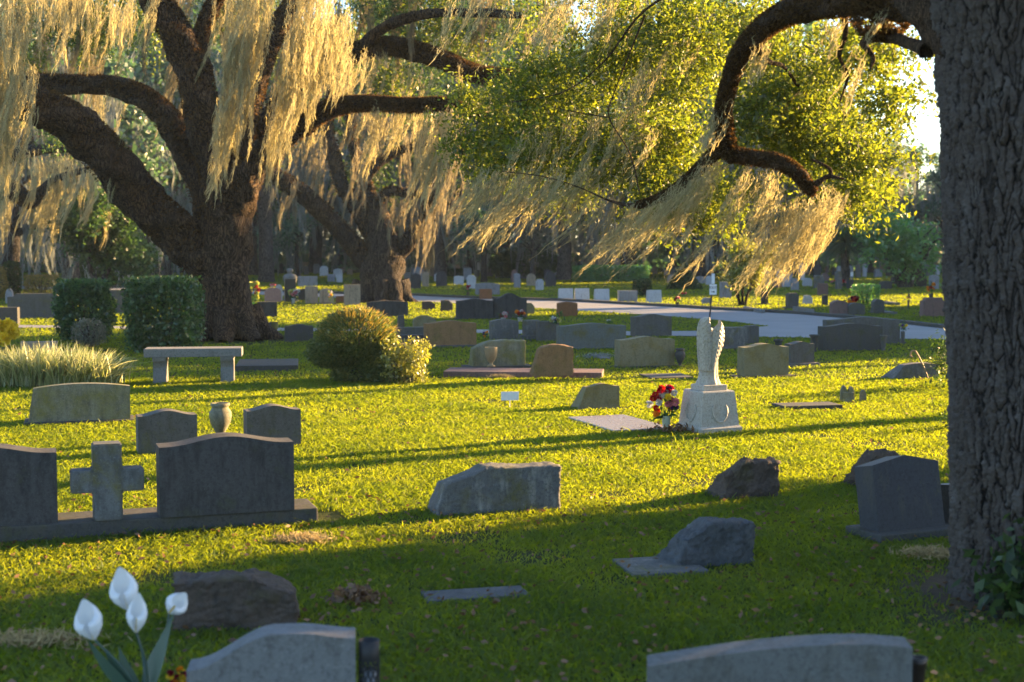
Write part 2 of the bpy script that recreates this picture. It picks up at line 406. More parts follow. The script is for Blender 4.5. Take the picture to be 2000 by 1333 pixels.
# ------------------------------------------------------------------ the setting: ground, roads
TRUNK3 = G(2003, 1160)
EXCL = []          # polygons without grass blades (world xy)
NOGRASS = []       # (x, y, r)
def poly_sheet(name, pts, z, mat, kind='structure'):
    me = bpy.data.meshes.new(name); me.from_pydata([(p[0], p[1], z) for p in pts], [], [tuple(range(len(pts)))])
    me.materials.append(mat); o = link(name, me); tag(o, kind=kind); return o
gm = ground_mat()
n = 60
gx = np.linspace(-400, 400, n); X, Y = np.meshgrid(gx, gx+300); V = np.stack([X, Y, 0*X], -1).reshape(-1, 3)
i = np.arange(n-1)[:, None]*n+np.arange(n-1)[None]
go = link('ground', quads_mesh('ground', V, 4, gm, faces=np.stack([i, i+1, i+n+1, i+n], -1).reshape(-1, 4))); tag(go, kind='structure')
rm = road_mat()
far_e = [(-300, 556), (100, 561), (400, 566), (520, 570), (670, 575), (800, 578), (900, 583), (1100, 589), (1250, 597), (1400, 606), (1560, 615), (1700, 627), (1836, 642), (2100, 676)]
near_e = [(-300, 562), (100, 567), (400, 573), (520, 577), (670, 584), (800, 589), (900, 594), (1040, 602), (1100, 606), (1250, 615), (1400, 626), (1500, 638), (1560, 651)]
path_f = [(-400, 632), (0, 636), (400, 641), (900, 645), (1230, 649), (1400, 648), (1500, 638)]
path_n = [(-400, 637), (0, 641), (400, 646), (900, 652), (1230, 657), (1500, 660), (1836, 664), (2100, 700)]
def gp(lst): return [G(*p) for p in lst]
def strip(name, a, b, z, mat):
    n = min(len(a), len(b)); return None
road_poly = gp(far_e)+gp([(2100, 700), (1836, 664), (1560, 660.5), (1500, 660)])+gp(near_e[:12][::-1])
path_poly = gp(path_f[:-1])+gp([(1500, 638.5)])+gp([(1500, 659.8), (1230, 657), (900, 652), (400, 646), (0, 641), (-400, 637)])
def tri_sheet(name, pts, z, mat):
    from mathutils.geometry import tessellate_polygon
    t = tessellate_polygon([[Vector((p[0], p[1], 0)) for p in pts]])
    me = bpy.data.meshes.new(name); me.from_pydata([(p[0], p[1], z) for p in pts], [], [tuple(x) for x in t]); me.materials.append(mat)
    o = link(name, me); return o
tag(tri_sheet('road', road_poly, .012, rm), kind='structure')
tag(tri_sheet('path', path_poly, .016, rm), kind='structure')
EXCL += [[(p[0], p[1]) for p in road_poly], [(p[0], p[1]) for p in path_poly]]
# kerb on the far side of the road
kc = gp(far_e); Vk = []; Fk = []
for k, p in enumerate(kc):
    t = (kc[min(k+1, len(kc)-1)]-kc[max(k-1, 0)]); t.z = 0; t.normalize(); nn = Vector((-t.y, t.x, 0))
    for off, z in ((-.02, 0), (-.02, .08), (.14, .085), (.16, 0)): Vk.append(tuple(p+nn*off+Vector((0, 0, z))))
for k in range(len(kc)-1):
    for j in range(3): Fk.append((k*4+j, (k+1)*4+j, (k+1)*4+j+1, k*4+j+1))
me = bpy.data.meshes.new('kerb'); me.from_pydata(Vk, [], Fk); me.materials.append(M['darkgrey']); tag(link('kerb', me), kind='structure')

# ------------------------------------------------------------------ headstones
SEED = [0]
def stone(label, x0, x1, yt, yb, top='serp', mat='grey', T=.16, yaw=20, Tt=None, rough=0, rockL=0, base=None, bmat=None,
          lean=0, group=None, name='headstone', cat='headstone', z0=0.0, bev=.012, vase=None):
    SEED[0] += 1
    if yb < 603: mat = dict(grey='litgrey', pale='litpale').get(mat, mat)  # far stones swap to the copies with skylight painted in
    c = G((x0+x1)/2, yb, z0); Y = c.y; phi = math.atan2(c.x, c.y); rel = R(yaw)+phi
    tot = (x1-x0)/F*Y; s = math.sin(rel)
    W = max(.06, (tot-T*abs(s))/math.cos(rel))
    fx = c.x+T*s/2*(1 if s > 0 else 1)
    H = P((x0+x1)/2, yt, Y).z - z0 - (base[2] if base else 0)
    H = max(.04, H*1.0)
    bh = base[2] if base else 0
    small = (yb < 600); yb_big[0] = yb > 850
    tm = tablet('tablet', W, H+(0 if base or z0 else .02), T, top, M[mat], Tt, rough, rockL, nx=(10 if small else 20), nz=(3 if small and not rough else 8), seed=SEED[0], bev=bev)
    loc = (fx, Y, z0-(0 if base or z0 else .02))
    if base:
        r = empty(name, (fx, Y, z0), R(yaw)); tag(r, label, cat, group)
        t = link('tablet', tm, r, (0, 0, bh)); t.rotation_euler = (-lean, 0, 0)
        b = link('base', box_mesh('base', W+base[0]*2, T+base[1]*2, bh+.03, M[bmat or mat], .008), r, (0, T/2, -.03))
        EXCL.append(rect(fx, Y, W+base[0]*2, T+base[1]*2, R(yaw), T/2))
    else:
        r = link(name, tm, None, loc, R(yaw)); tag(r, label, cat, group); r.rotation_euler = (-lean, 0, R(yaw))
        EXCL.append(rect(fx, Y, W, T, R(yaw), T/2))
    STONES[label] = (r, W, T, H, fx, Y, R(yaw))
    return r
def rect(x, y, w, d, a, oy=0):
    ca, sa = math.cos(a), math.sin(a); out = []
    for u, v in ((-w/2, oy-d/2), (w/2, oy-d/2), (w/2, oy+d/2), (-w/2, oy+d/2)): out.append((x+u*ca-v*sa, y+u*sa+v*ca))
    return out
STONES = {}

# the near left row on its long shared base
sb = empty('stone_plinth', G(300, 1044), R(19)); tag(sb, 'long low stone plinth under the grey cross and two headstones', 'plinth')
link('slab', box_mesh('slab', 3.4, .36, .10, M['darkgrey'], .012), sb, (-.72, .17, 0))
EXCL.append(rect(sb.location.x-.62*math.cos(R(19)), sb.location.y-.62*math.sin(R(19)), 3.6, .34, R(19), .19))
stone('blue grey headstone at the left edge with a round dark stain', -170, 110, 874, 1030, 'serp', 'bluegrey', .20, 19, z0=.10)
stone('wide dark blue grey headstone with curved top beside the stone cross', 307, 576, 853, 1004, 'serp', 'bluegrey', .20, 19, z0=.10)
def cross():
    c = G(212, 1018, .10); a = R(19); r = empty('stone_cross', c, a); tag(r, 'weathered grey stone cross standing between two headstones', 'cross')
    k = c.y/F; H = P(212, 868, c.y).z-.10; arm = 140*k; pw = 56*k; ah = 44*k; az = P(212, 962, c.y).z-.10
    bm = bmesh.new()
    pts = [(-pw/2, 0), (pw/2, 0), (pw/2, az), (arm/2, az), (arm/2, az+ah), (pw/2, az+ah), (pw/2, H), (-pw/2, H), (-pw/2, az+ah), (-arm/2, az+ah), (-arm/2, az), (-pw/2, az)]
    f = [bm.verts.new((x, 0, z)) for x, z in pts]; b = [bm.verts.new((x, .15, z)) for x, z in pts]
    bm.faces.new(f); bm.faces.new(b[::-1]); n = len(pts)
    for i in range(n): bm.faces.new((f[i], b[i], b[(i+1) % n], f[(i+1) % n]))
    bmesh.ops.recalc_face_normals(bm, faces=bm.faces[:])
    bmesh.ops.bevel(bm, geom=[e for e in bm.edges if e.calc_face_angle(0) > .8], offset=.008, segments=2, affect='EDGES')
    link('cross_shaft', bm_mesh(bm, 'cross_shaft', M['lichen2']), r)
M['lichen2'] = stone_mat('lichen_grey_stone', (.15, .16, .17), stain=(.05, .05, .045), moss=(.12, .11, .03), mossy=.55, stained=.7)
cross()

def urn(label, px, yt, yb, width, mat, style='urn', group=None, sq=False):
    c = G(px, yb); H = P(px, yt, c.y).z; w = width/F*c.y/2
    pr = dict(urn=[(.0, 0), (.62, 0), (.62, .05), (.34, .10), (.30, .16), (.55, .30), (.88, .48), (1.0, .64), (.98, .76), (.74, .86), (.70, .89), (.86, .93), (.86, .98), (.80, 1.0), (.66, .985), (.60, .80), (0, .7)],
              cup=[(0, 0), (.66, 0), (.62, .06), (.30, .12), (.30, .20), (.62, .34), (.90, .55), (1.0, .80), (.98, .92), (1.0, .96), (.98, 1), (.85, .99), (.8, .8), (0, .7)],
              vase=[(0, 0), (.62, 0), (.62, .08), (.4, .13), (.62, .3), (.72, .6), (.72, .85), (1.0, .92), (1.0, 1.0), (.8, 1.0), (.6, .8), (0, .7)],
              tube=[(0, 0), (.8, 0), (.88, .9), (1, .92), (1, 1), (.86, 1), (.8, .8), (0, .6)])[style]
    o = link('stone_urn' if style != 'tube' else 'vase', lathe_mesh('urn', [(a*w, b*H) for a, b in pr], M[mat]), None, c)
    tag(o, label, 'urn' if style != 'tube' else 'vase', group); return o

stone('small grey green headstone with curved top behind the stone cross', 267, 385, 803, 888, 'serp', 'grey', .19, 20)
stone('grey headstone right of the mossy urn behind the wide headstone', 476, 588, 793, 874, 'serp', 'grey', .19, 20)
urn('mossy round stone urn between two small grey headstones', 431, 787, 862, 44, 'lichen')
stone('mossy olive slanted headstone in front of the ornamental grass', 60, 252, 750, 828, 'arch', 'lichen', .30, 17, Tt=.12, rockL=.05, base=(.04, .05, .03), bmat='darkgrey')
# mid field
stone('small olive slanted marker left of the angel monument', 1110, 1210, 750, 800, 'serp', 'olive', .26, 20, Tt=.10, rockL=.09)
stone('long rough grey stone marker alone in the sunlit grass', 828, 1097, 914, 1004, 'slopeL', 'lichen3', .30, 18, Tt=.17, rough=.014) if 0 else None
M['lichen3'] = stone_mat('dark_lichen_stone', (.13, .13, .13), stain=(.26, .25, .22), moss=(.10, .09, .03), mossy=.5, stained=.35)
stone('long rough grey stone marker alone in the sunlit grass', 828, 1097, 914, 1004, 'slopeL', 'lichen3', .28, 18, Tt=.17, rough=.010, rockL=.06)
stone('dark brown rounded rock marker in the shade right of centre', 1367, 1521, 904, 976, 'slopeL', 'brown', .36, 15, Tt=.12, rough=.022, rockL=.05)
stone('brown rock marker half hidden behind the leaning polished headstone', 1642, 1752, 888, 957, 'slopeL', 'brown', .34, 15, Tt=.12, rough=.03)
def leaning():
    r = stone('leaning polished grey headstone with rough left edge on its base', 1683, 1845, 890, 1052, 'peak', 'polished', .17, 24, base=(.05, .08, .055), bmat='darkgrey', lean=R(11))
leaning()
stone('second polished headstone partly behind the near tree trunk', 1826, 1960, 944, 1034, 'flat', 'polished', .17, 24, base=(.05, .08, .05), bmat='darkgrey', lean=R(8))
stone('rough grey rock marker in deep shade at lower right', 1272, 1473, 1024, 1112, 'slopeL', 'darkrock', .30, 20, Tt=.14, rough=.02) if 0 else None
M['darkrock'] = stone_mat('dark_rough_rock', (.10, .105, .115), stain=(.035, .035, .035), moss=(.16, .16, .15), mossy=.3, stained=.5, bump=.9)
stone('rough grey rock marker in deep shade at lower right', 1272, 1473, 1024, 1106, 'slopeL', 'darkrock', .30, 20, Tt=.14, rough=.018, rockL=.06)
def slabthing(label, x0, x1, y0, y1, h, mat, yaw=20, cat='slab', name='grave_slab', bev=.008):
    """flat slab seen between pixel rows y0 (far) and y1 (near)"""
    a = G((x0+x1)/2, y1); b = G((x0+x1)/2, y0); w = (x1-x0)/F*(a.y+b.y)/2; d = max(.15, b.y-a.y)
    rel = R(yaw)+math.atan2(a.x, a.y); W = (w-d*abs(math.sin(rel))*.8)/math.cos(rel)
    o = link(name, box_mesh(name, W, d, h+.02, M[mat], bev), None, ((a.x+b.x)/2, (a.y+b.y)/2, -.02), R(yaw)); tag(o, label, cat)
    EXCL.append(rect(o.location.x, o.location.y, W, d, R(yaw))); return o
slabthing('worn flat footing slab left of the rough shaded rock marker', 1196, 1380, 1094, 1126, .02, 'lichen3', 14)
slabthing('thin flat stone sunk in shaded grass near the bottom centre', 820, 1036, 1156, 1176, .02, 'darkrock', 14)
stone('rough dark brown rock headstone behind the white lilies', 345, 581, 1132, 1232, 'slopeR', 'brown', .24, 8, Tt=.17, rough=.02)
stone('pale grey headstone with swooping top in the bottom left foreground', 366, 703, 1240, 1465, 'ogee', 'pale', .14, 6)
stone('pale worn curved headstone in the bottom right foreground', 1252, 1778, 1254, 1520, 'slopeL2', 'paleworn', .16, 8) if 0 else None
_t = topf
def topf(kind, x):
    if kind == 'longarc': return .80+.20*math.sin(math.pi/2*min(1, (x+.5)/.85)) - .02*max(0, x-.35)/.15
    return _t(kind, x)
stone('pale worn curved headstone in the bottom right foreground', 1252, 1778, 1256, 1500, 'longarc', 'paleworn', .13, -4)

# second row, left to right
stone('dull wide headstone behind the ornamental grass', 42, 112, 668, 700, 'flat', 'tan', .15, 15)
slabthing('long low kerb stone in the grass right of the bench', 463, 584, 712, 726, .08, 'darkgrey', 8)
stone('dark brown headstone left of the round shrub', 556, 612, 634, 668, 'serp', 'darkgrey', .18, 15)
stone('narrow grey stone against the big oak trunk beside the olive urn', 496, 530, 631, 660, 'flat', 'grey', .15, 15)
urn('olive cup shaped urn just right of the big oak trunk', 535, 629, 656, 18, 'clay', 'cup')
stone('blue grey block headstone just right of the big oak trunk', 503, 541, 590, 620, 'flat', 'bluegrey', .15, 10)
stone('wide slate blue headstone in front of the second oak trunk', 716, 797, 588, 619, 'arch', 'bluegrey', .15, 10)
stone('tan headstone touching the left side of the second oak trunk', 672, 704, 556, 597, 'flat', 'tan', .15, 10)
stone('brown stone behind the yellow leaved shrub', 752, 806, 673, 738, 'flat', 'rock', .22, 15)
stone('olive headstone with rounded top behind the brown stained headstone', 806, 852, 617, 650, 'dome', 'olive', .15, 12)
stone('low dark grey block left of the brown stained headstone', 766, 830, 640, 658, 'flat', 'grey', .2, 12)
stone('short grey ledge stone below the low dark block', 776, 830, 655, 672, 'flat', 'bluegrey', .2, 12)
stone('slender grey post stone between the shrub and olive headstone', 776, 790, 617, 642, 'flat', 'grey', .12, 12)
stone('brown stained mossy headstone with curved top in the second row', 827, 931, 627, 679, 'serp', 'rock', .20, 14, base=(.03, .05, .04), bmat='grey')
stone('wide blue grey headstone left of the light rimmed one', 890, 964, 584, 624, 'serp', 'bluegrey', .16, 14, base=(.04, .05, .03))
stone('blue grey headstone with swooping top and pale polished rim', 962, 1029, 573, 623, 'serpbig', 'bluegrey', .17, 14, base=(.03, .05, .04))
stone('small rust red headstone above the wide blue grey one', 936, 961, 565, 585, 'flat', 'rust', .14, 12)
stone('rust brown headstone with grey right edge beside the road', 1087, 1128, 590, 619, 'arch', 'rust', .18, 14)
stone('weathered streaked headstone behind the rough olive one', 955, 1013, 624, 664, 'arch', 'lichen3', .18, 16)
stone('narrow weathered pillar stone in the grey cluster at centre', 1020, 1054, 626, 665, 'flat', 'lichen3', .15, 16, base=(.05, .05, .09))
stone('low grey headstone left of the long olive headstone', 1047, 1092, 628, 667, 'flat', 'grey', .15, 16)
stone('long olive grey headstone with low curved top at centre', 1086, 1223, 632, 682, 'serp', 'olive2', .20, 12, base=(.0, .05, .03)) if 0 else None
M['olive2'] = stone_mat('grey_olive_stone', (.13, .14, .13), stain=(.10, .10, .07), moss=(.11, .10, .035), mossy=.5, stained=.4)
stone('long olive grey headstone with low curved top at centre', 1086, 1223, 632, 682, 'serp', 'olive2', .20, 12, base=(.03, .05, .03))
stone('rough faced olive headstone behind the small cup urn', 915, 1026, 665, 722, 'slopeL', 'lichen', .26, 16, Tt=.14, rough=.010, base=(.10, .04, .05), bmat='darkgrey')
def longbase():
    a = G(1020, 738); r = link('grave_slab', box_mesh('grave_slab', 2.05, .62, .09, M['slabpink'], .01), None, (a.x+.03, a.y+.22, -.01), R(-6)); tag(r, 'long reddish slab carrying the orange rock headstone and cup urn', 'slab')
    EXCL.append(rect(r.location.x, r.location.y, 2.05, .62, R(-6)))
longbase()
stone('orange brown rock headstone standing on the long reddish slab', 1034, 1119, 674, 734, 'arch', 'rock', .24, 10, Tt=.16, rough=.012, z0=.08, rockL=.09)
o = urn('small tan cup urn on the long reddish slab', 959, 683, 724, 25, 'clay2', 'cup') if 0 else None
M['clay2'] = plain('tan_urn', (.26, .20, .11), .8, .3, 0, 25, .4)
o = urn('small tan cup urn on the long reddish slab', 959, 690, 728, 25, 'clay2', 'cup'); o.location.z = .08
stone('olive brown headstone with curved top left of the dark urn', 1200, 1318, 658, 718, 'serp', 'olive', .20, 20, base=(.06, .03, .02), bmat='darkgrey')
urn('dark round urn right of the olive brown headstone', 1328, 681, 717, 21, 'darkgrey')
stone('blue grey headstone with dark left side behind the olive one', 1231, 1312, 614, 658, 'serp', 'grey', .22, 18)
stone('fuzzy topped lichen grey headstone right behind the angel', 1390, 1460, 640, 682, 'flat', 'lichen3', .2, 16, base=(.03, .05, .03))
stone('plain grey headstone right of the fuzzy topped one', 1452, 1482, 637, 672, 'flat', 'grey', .2, 16)
stone('olive headstone with curved top on a thin base right of the angel', 1440, 1540, 672, 738, 'serp', 'olive', .20, 18, base=(.09, .05, .025), bmat='darkgrey')
stone('grey headstone tucked behind the right edge of the olive one', 1532, 1590, 668, 716, 'serp', 'grey', .18, 18, base=(.06, .05, .05), bmat='lichen3')
urn('small dark square mouthed vase behind the olive headstone', 1520, 663, 700, 19, 'darkgrey', 'vase')
stone('very wide dark grey headstone between two urns near the road', 1598, 1722, 632, 686, 'serp', 'darkgrey', .20, 12)
stone('very wide lighter grey headstone beside the road with a flower vase', 1608, 1756, 620, 672, 'serp', 'grey', .18, 10, base=(.10, .05, .03))
urn('dark urn at the left end of the very wide dark headstone', 1590, 654, 688, 20, 'darkgrey', 'vase')
urn('grey urn at the right end of the very wide dark headstone', 1725, 655, 687, 15, 'grey', 'vase')
stone('low mottled grey marker with sloping left end beside the cane', 1716, 1832, 710, 741, 'arch', 'lichen3', .34, 16, Tt=.14, rockL=.18)
slabthing('flat kerb stone in sunlit grass right of the angel', 1510, 1642, 795, 802, .05, 'darkgrey', 12)
slabthing('thin dark flat marker just behind the angel monument', 1250, 1352, 734, 742, .03, 'darkgrey', 10)
slabthing('dark flat sliver of stone behind the angel', 1155, 1190, 696, 703, .03, 'pale', 10)
# left background
stone('broad pale blue grey headstone at the far left beyond the path', 18, 128, 574, 622, 'shoulder', 'grey', .2, 5, base=(.1, .08, .05))
stone('grey headstone between the two clipped hedges', 196, 262, 567, 613, 'flat', 'grey', .2, 5)
stone('dark low headstone at the left edge beyond the yellow flowers', -40, 37, 601, 636, 'flat', 'darkgrey', .2, 5)
stone('tiny white arched marker on the far left headstone row', 25, 37, 562, 577, 'round', 'white', .08, 5)
stone('small grey rounded stone left of the golden hedge', 11, 27, 564, 594, 'round', 'grey', .15, 5)
# beyond the road, left part
stone('pink arched headstone topped with pink flowers', 517, 549, 562, 591, 'dome', 'pink', .16, 14)
stone('pale blue stone behind the pink arched headstone', 538, 552, 556, 588, 'dome', 'pale', .12, 14)
stone('tall black granite headstone below the grey figure', 556, 578, 545, 591, 'flat', 'black', .18, 14)
stone('dark brown stone left of the pale shouldered headstone', 583, 600, 565, 587, 'flat', 'darkgrey', .14, 14)
stone('pale beige shouldered headstone with sunlit right edge', 596, 621, 560, 594, 'flat', 'tan', .14, 14)
stone('beige arched headstone with peach flowers on its right', 624, 652, 564, 595, 'dome', 'tan', .12, 14, base=(.05, .04, .05), bmat='grey')
stone('low reddish brown block left of the second oak', 656, 673, 579, 592, 'flat', 'rust', .14, 10)
stone('wide pale grey headstone beyond the road behind the beige ones', 582, 620, 540, 560, 'flat', 'grey', .2, 10)
stone('twin grey headstone left half beyond the road', 640, 655, 536, 551, 'flat', 'grey', .2, 10)
stone('twin grey headstone right half beyond the road', 657, 669, 535, 552, 'flat', 'pale', .2, 10)
stone('tan upright slab against the dark far trees', 590, 603, 512, 531, 'flat', 'tan', .2, 10)
stone('small dark pointed stone right of the second oak', 824, 850, 589, 606, 'slopeR', 'brown', .14, 10)
stone('small dark pointed stone left of the wide blue grey headstone', 861, 884, 587, 608, 'slopeR', 'brown', .14, 10, rough=.01)
stone('small olive stone right of the light rimmed headstone', 1024, 1044, 592, 614, 'slopeR', 'olive', .14, 10)
stone('wide grey headstone across the road behind the rust red one', 928, 976, 553, 576, 'arch', 'grey', .2, 10)
stone('white slant marker left of three across the road', 1089, 1120, 563, 588, 'flat', 'pale', .3, 8, Tt=.12, lean=.25)
stone('white slant marker, the middle of three across the road', 1121, 1152, 563, 588, 'flat', 'pale', .3, 8, Tt=.12, lean=.25)
stone('white slant marker right of three across the road', 1159, 1191, 564, 590, 'flat', 'pale', .3, 8, Tt=.12, lean=.25)
stone('white slant marker alone left of the flower stake', 1261, 1293, 566, 592, 'flat', 'pale', .3, 8, Tt=.12, lean=.25)
stone('wide grey double headstone between the slant markers', 1206, 1245, 568, 590, 'flat', 'grey', .2, 8)
stone('tall grey pillar headstone under the golden tree', 1405, 1429, 551, 583, 'flat', 'grey', .2, 8)
stone('short lavender grey block by the exit sign', 1370, 1389, 582, 594, 'slopeL', 'grey', .2, 8)
stone('grey headstone on a wide foot near the far kerb', 1534, 1560, 573, 603, 'shoulder', 'grey', .2, 8, base=(.08, .06, .04))
stone('dark leaning stone right of the golden tree trunk', 1486, 1500, 570, 596, 'flat', 'bluegrey', .2, 8, base=(.08, .06, .04))
stone('pale slanted wedge stone left of the tall brown stones', 1566, 1587, 577, 594, 'slopeR', 'pale', .25, 8, Tt=.1)
stone('brown upright stone with a bright top under the palm', 1596, 1617, 554, 577, 'flat', 'slabpink', .16, 8)
stone('narrow dark stone below the brown upright one', 1605, 1617, 577, 598, 'flat', 'darkgrey', .16, 8)
stone('wide grey headstone carrying a red bouquet beside the topiary', 1620, 1655, 587, 616, 'dome', 'slabpink', .2, 8, base=(.02, .06, .04), bmat='grey')
stone('wide grey headstone right half below the red bouquet', 1652, 1689, 592, 616, 'dome', 'grey', .2, 8)
stone('rounded grey headstone right of the topiary bush', 1701, 1727, 585, 613, 'dome', 'grey', .2, 8, base=(.04, .06, .06))
stone('grey headstone beside the near trunk beyond the road', 1797, 1845, 582, 619, 'shoulder', 'slabpink', .2, 8)
slabthing('pale flat marker on the far kerb right of the golden tree', 1454, 1490, 606, 613, .10, 'pale', 4, bev=.01)
slabthing('white flat marker on the far kerb left of the wide headstones', 1552, 1586, 607, 614, .12, 'pale', 4, bev=.01)
slabthing('tiny white flat marker in the grass left of the near trunk', 1735, 1748, 594, 597, .08, 'pale', 4, bev=.01)
slabthing('small white flat marker by the rounded grey headstone', 1727, 1737, 611, 615, .06, 'pale', 4, bev=.01)
# the many small stones farther off
kinds = ['flat', 'dome', 'shoulder', 'serp', 'arch', 'round', 'slopeR']; mts = ['grey', 'grey', 'grey', 'tan', 'pale', 'pale', 'darkgrey', 'lichen3', 'slabpink', 'bluegrey']
desc = dict(grey='grey', tan='tan', pale='whitish', darkgrey='dark', lichen3='lichen spotted', slabpink='reddish', bluegrey='slate blue')
shp = dict(flat='square topped', dome='round topped', shoulder='stepped top', serp='curve topped', arch='low arched', round='arched', slopeR='slope topped')
rg = random.Random(11); taken = []
for band, (ya, yb_, cnt, zone) in enumerate([(522, 529, 88, 'below the far trees'), (531, 543, 84, 'in middle rows past the road'), (547, 568, 40, 'in near rows past the road')]):
    k = 0
    for _try in range(4000):
        if k >= cnt: break
        x = rg.uniform(500, 1840); yb2 = rg.uniform(ya, yb_)
        if rg.random() < .35: x = rg.uniform(1300, 1840)
        if 700 < x < 790: continue
        if band == 2 and (x < 780 or any(abs(x-q) < 26 for q in (952, 1105, 1137, 1175, 1226, 1277, 1417, 1254, 1693))): continue
        if any(abs(x-a) < 9+band*3 and abs(yb2-b) < 5+band*2 for a, b in taken): continue
        taken.append((x, yb2)); d = F*1.7/(yb2-480)
        hh = rg.uniform(.3, .72)*F/d; ww = rg.uniform(.22, .52)*F/d
        kd, mt = rg.choice(kinds), rg.choice(mts); x2 = x
        side = 'on the left side' if x < 900 else 'near the middle' if x < 1300 else 'on the right side'
        stone(f'small {desc[mt]} {shp[kd]} headstone {zone}, {side}', x-ww/2, x+ww/2, yb2-hh, yb2, kd, mt, .16, rg.uniform(0, 16), group=f'small far headstones')
        k += 1

# ------------------------------------------------------------------ bench
def bench():
    a = R(8); c = G(378, 750); r = empty('stone_bench', c, a); tag(r, 'grey stone bench in front of the big oak', 'bench')
    k = c.y/F; zt = P(378, 681, c.y).z; W = 188*k
    link('seat', box_mesh('seat', W, .36, .105, M['benchst'], .01), r, (0, .15, zt-.105))
    for sx in (-1, 1):
        bm = bmesh.new(); h = zt-.105
        prof = [(0, 0), (.02, .10), (.055, .2), (.03, .3), (-.02, h-.05), (-.035, h)]
        ys0, ys1 = -.0, .30; fr = []; bk = []
        for dz in prof:
            f = .02-dz[0]*.6; fr.append(dz)
        for side in (-.075, .075):
            pass
        vs = []
        for x in (-.08, .08):
            ring = [(x, 0.0+o, z) for o, z in prof]+[(x, .30-o, z) for o, z in prof[::-1]]
            vs.append([bm.verts.new(q) for q in ring])
        n = len(vs[0]); bm.faces.new(vs[0]); bm.faces.new(vs[1][::-1])
        for i in range(n): bm.faces.new((vs[0][i], vs[1][i], vs[1][(i+1) % n], vs[0][(i+1) % n]))
        bmesh.ops.recalc_face_normals(bm, faces=bm.faces[:])
        link('leg', bm_mesh(bm, 'leg', M['benchst']), r, (sx*W*.345, 0, 0))
        link('foot', box_mesh('foot', .2, .34, .03, M['benchst'], .004), r, (sx*W*.345, .15, 0)) if 0 else None
M['benchst'] = stone_mat('bench_stone', (.20, .20, .19), mossy=.15, stained=.25, bump=.3)
bench()

